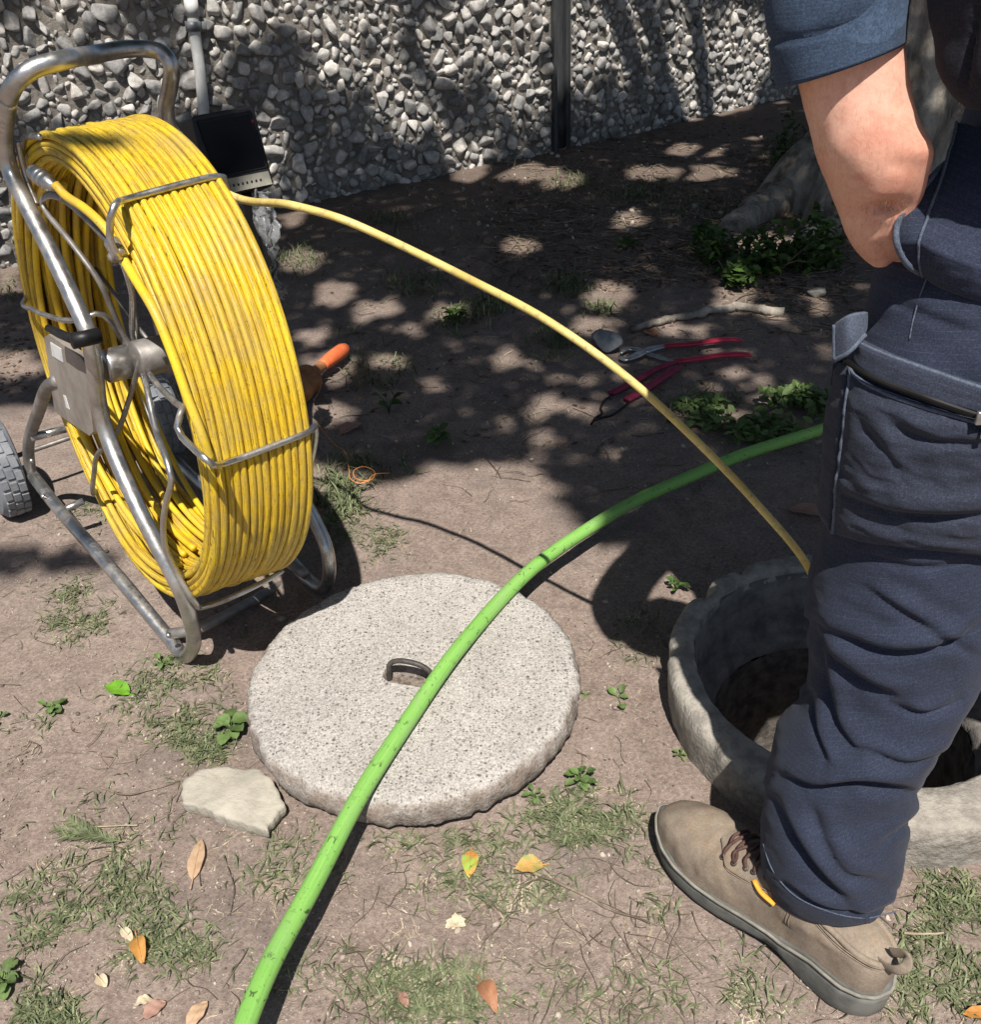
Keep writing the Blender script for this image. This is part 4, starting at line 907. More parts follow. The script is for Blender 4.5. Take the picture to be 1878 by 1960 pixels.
cand = np.where(((((apx[:, 0]-1694)/42)**2+((apx[:, 1]-394)/20)**2) < 1) & fm)[0]
for _ in range(320):
    k0_ = cand[arng.integers(len(cand))]; p = ap[k0_]+arng.normal(0, .0035, 3); nrm = an[k0_]; dn = unit(-UP*.6+arng.normal(0, .6, 3)); l_ = arng.uniform(.004, .009); q = p; e1 = q+(nrm*.5+dn*.8)*l_*.5; e2 = q+(nrm*.6+dn*1.2)*l_; wv = unit(np.cross(dn, nrm))*.00007
    k_ = len(Vn); Vn += [q-wv, q+wv, e1+wv*.7, e1-wv*.7, e2]; Fn += [(k_, k_+1, k_+2, k_+3), (k_+3, k_+2, k_+4)]
o = mesh('arm_hair', np.array(Vn), Fn, M['arm_hair'], body); tag(o, kind='stuff')

# boots -----------------------------------------------------------------
def boot(H, T_, inner, parent, detail=True):
    """H heel point, T_ toe point on the ground (outer sole ends), inner = side direction"""
    ax = unit(T_-H); L_ = np.linalg.norm(T_-H); sd = unit(inner-ax*np.dot(inner, ax))
    # sole outline, s along axis (0 heel - 1 toe), lateral: outer edge (towards the camera) and inner edge
    ss = np.array([0, .02, .06, .12, .2, .3, .4, .5, .6, .7, .8, .88, .94, .98, 1.])
    out = np.array([.040, .020, .008, .001, .002, .006, .008, .004, -.003, -.006, -.003, .006, .020, .036, .052])
    inn = np.array([.046, .066, .076, .083, .084, .080, .078, .082, .092, .100, .102, .096, .084, .070, .056])
    n_ = 60; S_ = (1-np.cos(np.linspace(0, math.pi, n_)))/2; O_ = np.interp(S_, ss, out); I_ = np.interp(S_, ss, inn)
    def P(s_, l_, z_): return H+ax*(s_*L_)+sd*l_+UP*z_
    loop = [P(s_, l_, 0) for s_, l_ in zip(S_, O_)]+[P(s_, l_, 0) for s_, l_ in zip(S_[::-1][1:-1], I_[::-1][1:-1])]
    loop = np.array(loop); cen = loop.mean(0); sl = np.r_[S_, S_[::-1][1:-1]]
    toe = np.clip((sl-.75)/.25, 0, 1)**2*.014; arch = np.exp(-((sl-.38)/.09)**2)*.010
    rings = []
    def ins(k_): d = loop-cen; d /= np.linalg.norm(d, axis=1)[:, None]; return loop-d*k_
    for k_, z_ in ((.006, 0), (.001, .004), (.0, .012), (-.001, .022), (.0, .026), (.003, .0265), (.002, .029), (.0, .030), (.0, .034), (.004, .036), (.02, .036)):
        R_ = ins(k_); heel_h = np.where(sl < .33, .004, 0); R_ = R_+UP*0; R_[:, 2] = 1.18*z_*(1+.42*np.clip((.35-sl)/.12, 0, 1))+toe+(arch if z_ < .01 else 0)+.002; rings.append(R_)
    m_ = len(loop); V_ = np.vstack(rings); F_ = gridfaces(len(rings), m_)[:, ::-1]
    bs = mesh('boot', V_, F_, M['sole'], parent)
    w_ = ins(-.0012)+UP*0; w_[:, 2] = .0372*(1+.42*np.clip((.35-sl)/.12, 0, 1))+toe+.002
    MB().tube(w_, .0026, 6, closed=True).obj('welt', M['welt'], bs)
    # upper: cross sections along s
    US = np.array([.012, .03, .08, .15, .23, .32, .42, .52, .60, .68, .76, .84, .90, .95, .997])
    TOPH = np.array([.104, .112, .116, .120, .124, .130, .132, .124, .115, .108, .103, .096, .087, .073, .054])
    rows_ = []; m2 = 44
    for s_ in np.linspace(.012, .997, 64):
        o_ = np.interp(s_, ss, out)+.002; i_ = np.interp(s_, ss, inn)-.002; h_ = np.interp(s_, US, TOPH); c_ = (o_+i_)/2; hw_ = (i_-o_)/2
        hw_ *= 1.0; base = .0377*(1+.42*np.clip((.35-s_)/.12, 0, 1))+np.clip((s_-.75)/.25, 0, 1)**2*.014
        row = []
        for k_ in range(m2):
            t_ = math.pi*k_/(m2-1); cx = -math.cos(t_); sz = math.sin(t_)
            pw = .34+.22*np.clip((s_-.35)/.3, 0, 1)
            lat = c_+hw_*math.copysign(abs(cx)**(.85), cx)*(1.0); zz_ = base+(h_-base)*sz**pw
            # ankle narrows with height
            nar = 1-.14*np.clip((zz_-.07)/.08, 0, 1)*np.clip((.5-s_)/.2, 0, 1); lat = c_+(lat-c_)*nar
            row.append(P(s_, lat, zz_))
        rows_.append(row)
    G = np.array(rows_); cc = G.mean(1, keepdims=True); Nn = G-cc; Nn /= np.linalg.norm(Nn, axis=2)[:, :, None]
    G = wrinkle(G, Nn, .0022, 16., 3., (1, 1, 1))
    # seams pressed into the leather
    Q = G.reshape(-1, 3); s2 = (Q-H)@ax/L_; z2 = Q[:, 2]; Dd = np.zeros(len(Q))
    Dd -= .0035*np.exp(-((s2-.335-.02*np.sin(z2*40))/.006)**2)*(z2 < .085)
    Dd += .0022*(1/(1+np.exp(-(z2-.088-.10*(.33-s2))/.0015)))*(s2 < .40)
    q_ = z2-(.062+.75*(s2-.45)**2*1.6); Dd -= .003*np.exp(-(q_/.0028)**2)*(s2 > .38)*(s2 < .70)
    Dd -= .0035*np.exp(-((s2-.70+((z2-.085)*.8))/.007)**2)*(z2 > .06)*(s2 > .55)
    for c0 in (.60, .635, .665): Dd -= .0022*np.exp(-((s2-c0+(z2-.07)*.5)/.006)**2)*(z2 > .05)
    G = G+Nn*Dd.reshape(G.shape[:2])[:, :, None]
    n1, n2 = G.shape[:2]; a_ = (np.arange(n1-1)[:, None]*n2+np.arange(n2-1)[None]).ravel(); F_ = np.stack([a_, a_+n2, a_+n2+1, a_+1], 1)
    V_ = G.reshape(-1, 3); F_ = F_.tolist()+[tuple(range(n2)), tuple((n1-1)*n2+k for k in range(n2-1, -1, -1))]
    up = mesh('upper', V_, F_, M['suede'], bs)
    def surf(s_, k_): i_ = int(round((s_-.012)/(.985)*63)); return G[min(63, max(0, i_)), k_]
    # padded collar rim
    cl = [surf(s_, 12)+UP*.001 for s_ in (.40, .30, .20, .11, .04)]+[surf(.0, 21)+UP*.001]+[surf(s_, 31)+UP*.001 for s_ in (.04, .12, .22, .32, .40)]
    b = MB(); b.tube(crom(np.array(cl), 70), .0042, 10); b.obj('collar', M['suede'], bs)
    if detail:
        # quarter panel edge cords (stitching)
        b = MB()
        k_ = [surf(s_, kk) + unit(surf(s_, kk)-P(s_, .045, .05))*.0008 for s_, kk in ((.68, 19), (.645, 14), (.60, 10), (.54, 8), (.47, 7), (.40, 7), (.34, 8))]
        c_ = crom(k_, 60); b.tube(c_, .0009, 5); b.tube(c_+UP*.004, .0009, 5)
        c_ = crom([surf(.335, 8)-sd*.001, surf(.335, 5)-sd*.0012, surf(.34, 3)-sd*.0012, surf(.345, 1)-sd*.001], 30); b.tube(c_, .0009, 5); b.tube(c_+ax*.004, .0009, 5)
        c_ = crom([surf(s_, 9)-sd*.001+UP*.001 for s_ in (.33, .26, .20, .13, .06, .02)], 50); b.tube(c_, .0009, 5); b.tube(c_+UP*.0045, .0009, 5)
        b.obj('stitching', M['thread'], up)
        # laces
        b = MB()
        for s_ in (.475, .515, .555, .595, .635):
            pts = [surf(s_-.005, 13)+UP*.001, surf(s_, 15)+UP*.005, surf(s_+.008, 18)+UP*.0055, surf(s_+.012, 22)+UP*.006, surf(s_+.005, 27)+UP*.005, surf(s_, 31)+UP*.001]
            b.tube(crom(pts, 26), .0023, 7)
            pts = [surf(s_-.005, 13)+UP*.001, surf(s_+.004, 16)+UP*.007, surf(s_-.02, 22)+UP*.008, surf(s_-.035, 30)+UP*.004]
            b.tube(crom(pts, 26), .0022, 7)
        b.obj('laces', M['lace'], bs)
        b = MB()
        for s_ in (.475, .515, .555, .595, .635): b.lathe(surf(s_-.005, 13)+UP*.0005, unit(-sd+UP*1.2), [(.0015, 0), (.0042, 0), (.0042, .0012), (.0022, .0018)], 12)
        b.obj('eyelets', M['rebar'], bs)
        # amber side tab
        p0, p1 = surf(.49, 10)-sd*.002, surf(.40, 5)-sd*.002
        b = MB().tube(crom([p0+UP*.002, p0*.6+p1*.4-sd*.0035, p1-sd*.001], 12), .0036, 8, flat=.5); b.obj('side_tab', M['amber_tab'], bs)
        # pull loop at the heel
        hp_ = P(.0, .040, .112)
        b = MB(); b.tube(crom([P(.05, .030, .108), P(.02, .026, .114), P(-.012, .024, .124), P(-.030, .028, .134), P(-.018, .036, .142), P(.03, .040, .124)], 40), .0065, 10, flat=.3, nrm=sd); b.obj('pull_loop', M['suede'], bs)
    return bs
A_, B_ = at(1288, 1688), at(1560, 1908); fa = unit(A_-B_)
Hb = B_-fa*np.dot(B_-at(1722, 1884, .03), fa); Tb = A_+fa*np.dot(at(1276, 1562, .02)-A_, fa)
bd_ = V3(-fa[1], fa[0], 0); bd_ = bd_ if bd_[1] > 0 else -bd_
print('boot len', np.linalg.norm(Hb-Tb))
boot(Hb, Tb, bd_, person)
Hr = RF+V3(.08, -.10, 0); boot(Hr, Hr+adir*.33, bdir, person, False)

# ------------------------------------------------------------------ monitor on the reel
mp0 = V3(-.52, 2.02, .75); mn = unit(V3(.10, -1., .42))
mf = lambda x, y, o_=0.: onp(x, y, mp0+mn*o_, mn)
mon = empty('monitor', tuple(mf(480, 372)), 'black inspection monitor with dark screen standing behind the yellow reel', 'monitor')
def slabq(pxs, o0, o1, shrink=None):
    Q = np.array([mf(x, y, o0) for x, y in pxs]); n = len(Q); Bk = Q-mn*(o0-o1)
    if shrink is not None: Bk = Bk+shrink
    return MB().add(np.vstack([Q, Bk]), [tuple(range(n)), tuple(range(2*n-1, n-1, -1))]+[(i, n+i, n+(i+1) % n, (i+1) % n) for i in range(n)])
o = slabq([(366, 226), (372, 221), (478, 202), (486, 206), (524, 350), (520, 357), (425, 376), (398, 366)], 0, -.06, V3(-.035, .0, 0)).obj('housing', M['black_plastic'], mon, False)
bv = o.modifiers.new('bevel', 'BEVEL'); bv.width = .003; bv.segments = 2
fr_pts = [(376, 232), (478, 213), (511, 320), (412, 342)]
slabq([(379, 235), (476, 217), (507, 318), (412, 338)], .0012, -.002).obj('screen', M['screen'], mon, False)
MB().tube([mf(x, y, .001) for x, y in fr_pts+[fr_pts[0]]], .0016, 6).obj('screen_frame', M['black_plastic'], mon)
pn_ = slabq([(412, 347), (513, 327), (521, 352), (424, 373)], .0025, -.001).obj('button_panel', M['panel_grey'], mon, False)
b = MB()
for i in range(9): q = mf(432+i*8.5, 357-i*1.75, .004); b.ball(q, (.0022, .0022, .0030), n=8)
for i in range(9): MB().ball(mf(430+i*8.6, 358.5-i*1.8, .0035), (.0021, .0018, .0030), n=8).obj('button', M['black_plastic'], pn_)
MB().ball(mf(483, 232, .002), (.003, .0015, .004), n=8).obj('power_light', M['dark_red_grip'], mon)
MB().tube(crom([mf(470, 365, -.03), mf(480, 420, -.05), V3(-.47, 2.04, .35), V3(-.47, 2.02, .02)], 24), .011, 12).obj('stand', M['black_plastic'], mon)
# crumpled clear plastic bag hanging under it
G = []
for i in range(46):
    f = i/45.; xc = 500+34*f; yc = 366+205*f; wd = 22+10*math.sin(f*7)-8*f
    for j in range(20):
        g_ = j/19.-.5; G.append(mf(xc+g_*2*wd*.8, yc+g_*9, .012+.012*math.sin(g_*9+f*8)))
G = np.array(G); G += np.stack([fbm(G, 38, 1., 4), fbm(G, 38, 5., 4), fbm(G, 38, 9., 4)], 1)*.012
a_ = (np.arange(45)[:, None]*20+np.arange(19)[None]).ravel()
o = mesh('plastic_bag', G, np.stack([a_, a_+1, a_+21, a_+20], 1), M['clear_plastic'], None, False); sm_ = o.modifiers.new('thick', 'SOLIDIFY'); sm_.thickness = .0008
tag(o, 'crumpled clear plastic bag hanging below the black monitor', 'plastic bag')

# ------------------------------------------------------------------ tools, stones, sticks
rng = np.random.default_rng(21)
G0 = lambda x, y, o_=0.: (lambda p: V3(p[0], p[1], float(gz(p[0], p[1]))+o_))(at(x, y, 0))
# line winder: orange grip and turned brown spool
wd = empty('line_winder', tuple(G0(610, 720)), 'orange handled winder with brown wound spool lying by the yellow reel', 'line winder')
p0, p1, p2 = at(572, 742, .045), at(618, 698, .045), at(664, 664, .03); ax = unit(p1-p0)
L1 = np.linalg.norm(p1-p0); L2 = np.linalg.norm(p2-p1)
MB().lathe(p0-ax*.03, ax, [(.001, 0), (.036, 0), (.045, .012), (.046, .03), (.040, .05), (.036, .056), (.043, .066), (.046, .08), (.042, .096), (.030, .108), (.018, .112), (.016, L1+.03)], 30).obj('spool', M['brown_wound'], wd)
a2 = unit(p2-p1)
MB().lathe(p1-a2*.01, a2, [(.001, 0), (.016, 0), (.018, .02), (.021, .05), (.0225, L2*.6), (.022, L2*.85), (.017, L2*.97), (.009, L2+.01), (.001, L2+.014)], 24).obj('grip', M['orange_plastic'], wd)
MB().tube(crom([at(610, 715, .05), at(612, 745, .03), at(600, 770, .01), at(614, 800, .006), at(612, 818, .006)], 40), .0009, 6).obj('string', M['string'], wd)
o = MB().tube(crom([at(608, 812, .008), at(640, 850, .006), at(660, 865, .012), at(668, 900, .02), at(672, 918, .03), at(690, 925, .035), at(714, 915, .03), at(716, 902, .03), at(695, 893, .03), at(678, 900, .03), at(680, 915, .03), at(702, 920, .032), at(716, 908, .03), at(745, 905, .02)], 120), .0013, 6).obj('loose_string', M['orange_string'])
tag(o, 'thin orange string looped over a grass tuft beside the reel', 'string')
# tongue-and-groove pliers
def gp(x, y, z=.012): return at(x, y, z)
pl = empty('pliers', tuple(G0(1300, 672)), 'slip joint pliers with silver jaws and shiny red grips spread open on the soil', 'pliers')
b = MB().tube(crom([gp(1273, 662, .016), gp(1330, 658, .018), gp(1370, 652, .018), gp(1400, 650, .017), gp(1422, 652, .016)], 40), np.interp(np.linspace(0, 1, 40), [0, .1, .5, .8, .93, 1], [.011, .0125, .0115, .0125, .011, .006]), 12, flat=.6); b.obj('grip', M['red_grip'], pl)
b = MB().tube(crom([gp(1292, 692, .014), gp(1340, 686, .016), gp(1380, 680, .016), gp(1415, 678, .015), gp(1440, 680, .014)], 40), np.interp(np.linspace(0, 1, 40), [0, .1, .5, .8, .93, 1], [.011, .012, .0115, .0125, .011, .006]), 12, flat=.6); b.obj('grip', M['red_grip'], pl)
b = MB().tube(crom([gp(1275, 662, .014), gp(1255, 666, .014), gp(1235, 672, .014), gp(1215, 682, .013), gp(1196, 688, .012), gp(1186, 682, .012)], 40), np.interp(np.linspace(0, 1, 40), [0, .35, .6, .8, 1], [.010, .016, .015, .011, .005]), 12, flat=.45)
b.obj('jaw', M['tool_steel'], pl)
b = MB().tube(crom([gp(1290, 692, .010), gp(1262, 684, .009), gp(1238, 676, .009), gp(1216, 668, .012), gp(1200, 668, .013), gp(1188, 676, .012)], 40), np.interp(np.linspace(0, 1, 40), [0, .4, .7, .85, 1], [.007, .011, .011, .009, .005]), 12, flat=.45); b.obj('jaw', M['tool_steel'], pl)
MB().lathe(gp(1240, 673, .018), UP, [(.0005, .004), (.006, .004), (.007, 0), (.007, -.004)], 16).obj('pivot', M['tool_steel'], pl)
pl = empty('pliers', tuple(G0(1230, 730)), 'dull dark red gripped pliers with thin black wire jaws under the yellow cable', 'pliers')
MB().tube(crom([gp(1170, 753), gp(1215, 730), gp(1260, 705), gp(1296, 692, .02)], 30), [.012]*26+[.011, .010, .008, .005], 12, flat=.6).obj('grip', M['dark_red_grip'], pl)
MB().tube(crom([gp(1200, 766), gp(1240, 742), gp(1275, 718), gp(1304, 700, .02)], 30), [.013]*26+[.012, .010, .008, .005], 12, flat=.6).obj('grip', M['dark_red_grip'], pl)
MB().tube(crom([gp(1172, 756, .01), gp(1156, 768, .01), gp(1150, 782, .01), gp(1152, 792, .01), gp(1140, 800, .008), gp(1132, 812, .006)], 30), .0032, 8).obj('jaw', M['black_plastic'], pl)
MB().tube(crom([gp(1204, 770, .01), gp(1185, 786, .01), gp(1168, 796, .01), gp(1150, 800, .01), gp(1138, 804, .008)], 30), .0032, 8).obj('jaw', M['black_plastic'], pl)
def stone(px, py, r, mat, label, name='stone', k=3, rot=0., sink=.35):
    V, F = ST[k]; V = V.copy(); V = V/np.abs(V).max(0)*np.array(r); c, s = math.cos(rot), math.sin(rot); V = V@np.array([[c, s, 0], [-s, c, 0], [0, 0, 1]])
    p = G0(px, py, r[2]*(1-sink)); return tag(mesh(name, V+p, F, M[mat], None, True), label, 'stone')
stone(1162, 668, (.046, .066, .036), 'river_stone', 'smooth grey river stone beside the silver plier jaws', k=5, rot=.3)
stone(1862, 556, (.03, .03, .02), 'river_stone', 'small pale stone on the shaded soil under the bush, near the trousers', k=8)
stone(1565, 560, (.035, .028, .02), 'slab', 'small beige stone at the foot of the tree, behind the trouser pocket', k=9)
def stick(pts, r0, r1, mat, label, cat='stick', name='stick', z=.008, seg=50):
    P = crom([at(x, y, z)+UP*0 for x, y in pts], seg); P[:, 2] = gz(P[:, 0], P[:, 1])+z; P += np.stack([fbm(P, 25, 2., 3), fbm(P, 25, 6., 3), fbm(P, 25, 8., 3)*.5], 1)*r0*1.4
    return tag(MB().tube(P, np.linspace(r0, r1, seg)*(1+.18*fbm(P, 40, 1., 3)), 9).obj(name, M[mat]), label, cat)
stick([(1212, 628), (1270, 612), (1330, 603), (1370, 590), (1420, 588), (1500, 592)], .010, .017, 'bark', 'thick grey fallen branch lying above the red handled pliers', z=.014)
stick([(98, 1667), (150, 1652), (205, 1632)], .0022, .0014, 'twig', 'short dark twig beside the green conifer sprig', 'twig', 'twig', .004)
stick([(190, 1508), (240, 1522), (300, 1512), (345, 1498)], .0015, .001, 'twig', 'thin bowed twig lying left of the broken concrete piece', 'twig', 'twig', .004)
stick([(155, 1584), (210, 1580), (262, 1578)], .0013, .001, 'straw', 'straight thin straw lying above the conifer sprig', 'straw', 'twig', .004)
stick([(975, 1640), (1040, 1668), (1110, 1700), (1160, 1730), (1220, 1748), (1262, 1762)], .0026, .0014, 'twig', 'long forked pale runner on the soil left of the boot', 'runner', 'twig', .004)
stick([(1730, 1786), (1770, 1790), (1808, 1786)], .0020, .0014, 'straw', 'pale straight straw stem behind the boot heel', 'straw', 'twig', .01)
stick([(1800, 1610), (1835, 1596), (1870, 1570)], .0022, .0012, 'twig', 'dark forked twig by the sunlit side of the shaft ring', 'twig', 'twig', .012)

# fallen leaves -----------------------------------------------------------
def leafmesh(base, tip, wr, lift=.006, curl=.25, asym=0., n=12, m=6, notch=0.):
    base = np.array(base); tip = np.array(tip); ax = tip-base; L_ = np.linalg.norm(ax); ax = ax/L_; sd = unit(np.cross(UP, ax)); V = []
    for i in range(n+1):
        f = i/n; w_ = wr*L_*(math.sin(math.pi*f**.85)**.8)*(1+asym*(f-.5))
        for j in range(m+1):
            g_ = j/m*2-1; q = base+ax*f*L_+sd*g_*w_*(1-notch*(g_ > .6)*(abs(f-.6) < .12)); z_ = lift*math.sin(f*math.pi)*.8+curl*w_*abs(g_)**1.5+.0012*math.sin(f*17+g_*4)
            V.append(q+UP*z_)
    F = []
    for i in range(n):
        for j in range(m): a_ = i*(m+1)+j; F.append((a_, a_+1, a_+m+2, a_+m+1))
    return np.array(V), F, ax, L_
def leaf(b_, t_, wr, mat, label, lift=.006, curl=.25, stem=True, **k):
    B_ = G0(*b_, .004); T_ = G0(*t_, .006); V, F, ax, L_ = leafmesh(B_, T_, wr, lift, curl, **k); mb = MB().add(V, F)
    if stem:
        mid = [B_-ax*L_*.22+UP*.001]+[V[i*7+3]+UP*.0006 for i in range(0, 12, 2)]; mb.tube(crom(mid, 16), np.linspace(.0011, .0005, 16), 5)
    return tag(mb.obj('fallen_leaf', M[mat]), label, 'leaf')
leaf((250, 1336), (204, 1322), .30, 'bright_leaf', 'bright green oval leaf lying alone on bare soil at the left')
leaf((370, 1690), (388, 1612), .17, 'tan_leaf', 'long tan leaf lying below the broken concrete piece', notch=.2)
leaf((902, 1622), (898, 1680), .24, 'turning_leaf', 'pointed leaf half yellow green and half orange, left one of the turning pair')
leaf((1040, 1650), (985, 1658), .36, 'yellowing_leaf', 'round leaf turning from green to orange beside the pale runner')
leaf((262, 1795), (276, 1850), .22, 'orange_leaf', 'curled orange brown leaf standing in grass at lower left', .012, .5)
leaf((232, 1778), (256, 1806), .20, 'cream_leaf', 'small cream leaf beside the curled orange brown leaf', .004, .2)
leaf((294, 1915), (256, 1926), .26, 'cream_leaf', 'cream leaf overlapping a pinkish brown leaf near the bottom edge', .012, .2)
leaf((272, 1946), (318, 1918), .34, 'pink_leaf', 'pinkish brown leaf under the cream leaf near the bottom edge', .005, .2)
leaf((358, 1968), (398, 1918), .28, 'tan_leaf', 'yellowish tan leaf cut by the bottom edge', .006, .2)
leaf((920, 1880), (952, 1942), .24, 'brown_leaf', 'curled reddish brown leaf near the bottom centre', .014, .5, asym=-.5)
leaf((1510, 978), (1592, 994), .26, 'pink_leaf', 'large dull pinkish leaf on shaded soil left of the cargo pocket', .008, .3)
leaf((652, 834), (692, 812), .30, 'pink_leaf', 'dull brown leaf on the shaded soil right of the reel', .006, .3)
leaf((1905, 1950), (1840, 1946), .22, 'orange_leaf', 'orange leaf in the dry grass at the bottom right corner', .008, .3)
leaf((765, 1902), (782, 1934), .26, 'pink_leaf', 'dull grey brown leaf in the grass patch left of the curled leaf', .004, .2)
leaf((1255, 644), (1235, 632), .4, 'brown_leaf', 'small orange brown leaf below the fallen branch', .004, .2)
leaf((185, 1318+550), (205, 1330+560), .3, 'cream_leaf', 'tiny pale leaf in the grass near the left bottom', .004, .2)
leaf((640, 1005), (600, 1000), .3, 'grass_mat', 'dull green leaf in the tuft at the right foot of the reel', .010, .2)
b = MB()
for i in range(9):
    a_ = i*.7+.2; B_ = G0(872, 1768, .006); T_ = B_+V3(math.cos(a_), math.sin(a_), .2)*rng.uniform(.008, .017); V, F, _, _ = leafmesh(B_, T_, .34, .002, .3, n=5, m=4); b.add(V, F)
tag(b.obj('fallen_blossom', M['cream_leaf']), 'small pale crumpled blossom lying on the soil left of the boot', 'blossom')

# plants -------------------------------------------------------------------
def weed(px, py, n, ls, mat, label, h=.02, wr=.36, name='weed', spread=1., stem=True):
    C_ = G0(px, py, 0); base = empty(name, tuple(C_), label, 'weed'); b = MB(); sb = MB()
    for i in range(n):
        a_ = i*2.4+rng.uniform(-.3, .3); rr = ls*rng.uniform(.15, .9)*spread*math.sqrt((i+1)/n); hh = h*rng.uniform(.4, 1.15); l_ = ls*rng.uniform(.6, 1.1)
        p = C_+V3(math.cos(a_)*rr, math.sin(a_)*rr, hh); q = p+V3(math.cos(a_)*l_, math.sin(a_)*l_, l_*rng.uniform(-.25, .45)); V, F, _, _ = leafmesh(p, q, wr*rng.uniform(.8, 1.1), .1*l_, .35, n=6, m=4); b.add(V, F)
        sb.tube(crom([C_-UP*.003, C_*.5+p*.5+UP*hh*.2, p], 6), .0009, 5)
    b.obj('foliage', M[mat], base); sb.obj('stem', M[mat], base); return base
weed(445, 1402, 11, .030, 'weed_leaf', 'broad leaved bright green plant against the left edge of the round cover', .03, .42)
weed(1110, 1492, 14, .018, 'weed_leaf', 'low light green weed right of the round cover', .02)
weed(1022, 1518, 7, .014, 'weed_leaf', 'tiny green sprout at the lower right edge of the round cover', .012)
weed(1184, 1335, 4, .024, 'weed_leaf', 'flat pale green three leaved seedling between cover and shaft ring', .006, .42)
weed(1120, 1330, 3, .009, 'weed_leaf', 'very small sprout close to the right edge of the round cover', .006)
weed(105, 1362, 12, .016, 'weed_leaf', 'small light green clover on bare soil at the far left', .012, .42)
weed(312, 1278, 7, .016, 'weed_leaf', 'pale yellow green sprig below the near foot of the reel frame', .015)
weed(840, 845, 16, .030, 'weed_leaf', 'light green leafy weed on shaded soil, centre of the picture', .03, .4)
weed(870, 622, 22, .036, 'bush_leaf', 'green leafy weed under the middle of the thin yellow cable', .045, .4)
weed(745, 790, 9, .036, 'bush_leaf', 'dark sparse weed between reel and centre weed', .05, .32)
weed(1200, 470, 12, .035, 'bush_leaf', 'dark round leaved weed near the tree, left of the bush', .03, .4)
weed(10, 1880, 14, .020, 'weed_leaf', 'round leaved green clump at the left edge near the bottom', .018, .44)
weed(1303, 1445, 5, .010, 'weed_leaf', 'tiny weed at the left foot of the shaft ring', .01)
weed(1295, 1120, 8, .018, 'bush_leaf', 'small weed in the shade above the shaft ring', .02)
weed(0, 1375, 3, .014, 'weed_leaf', 'little yellow green leaf at the left edge', .004, .44)
# conifer sprig
sg = empty('conifer_sprig', tuple(G0(200, 1610)), 'flat green conifer sprig lying on the soil at lower left', 'sprig')
b = MB(); sb = MB(); A_ = G0(235, 1614, .006); B_ = G0(104, 1590, .008)
for s0_, bend in ((0, 0), (.15, 14), (.3, -12), (.45, 10)):
    E_ = G0(108+s0_*90, 1592+bend*1.1, .010); S_ = A_*(1-s0_)+B_*s0_; P = crom([S_, (S_+E_)/2+UP*.003, E_], 26); sb.tube(P, .0010, 5)
    for i in range(1, 26):
        for sg_ in (-1, 1):
            d = unit(P[i]-P[i-1]); sd = unit(np.cross(UP, d))*sg_; p = P[i]; q = p+(d*.8+sd*.7+UP*rng.uniform(-.1, .4))*.013; wv = unit(np.cross(q-p, UP))*.0011; b.add([p-wv, p+wv, q+wv*.5, q-wv*.5], [(0, 1, 2, 3)])
b.obj('needles', M['grass_mat'], sg); sb.obj('stem', M['grass_mat'], sg)

# tree --------------------------------------------------------------------
tb = V3(1.56, 3.95, 0)
tree = empty('tree', tuple(tb), 'pale barked tree behind the worker with a flared root and leafy crown overhead', 'tree')
ty = lambda x, y, d_=4.05: onp(x, y, (0, d_, 0), (0, 1, 0))
t1, t2 = ty(1700, 330), ty(1770, 100)
TP = crom([tb+V3(-.02, -.05, -.25), tb+V3(.03, 0, .08), t1*.6+(tb+UP*.3)*.4, t2, V3(t2[0]+.14, 4.1, 1.6), V3(t2[0]+.10, 4.0, 2.4), V3(t2[0]-.1, 3.8, 3.3), V3(t2[0]-.1, 3.4, 4.3)], 90)
tr_ = np.interp(np.linspace(0, 1, 90), [0, .1, .2, .32, .6, 1], [.30, .25, .215, .195, .18, .13])
b = MB().tube(TP, tr_, 64)
Vt_ = np.vstack(b.V); cen_ = np.repeat(TP, 64, 0); dn = Vt_-cen_; dn /= np.linalg.norm(dn, axis=1)[:, None]; th_ = np.tile(np.arange(64)*2*math.pi/64, 90)
hgt = np.clip(1-(cen_[:, 2])/.55, 0, 1.3); fl_ = hgt**1.6*(.10*np.sin(th_*3+.6)+.07*np.sin(th_*5+2)); rg = fbm(Vt_*np.array([1, 1, .35]), 13, 3., 5)
Vt_ += dn*(fl_+rg*.034)[:, None]
mesh('trunk', Vt_, b.F, M['bark'], tree)
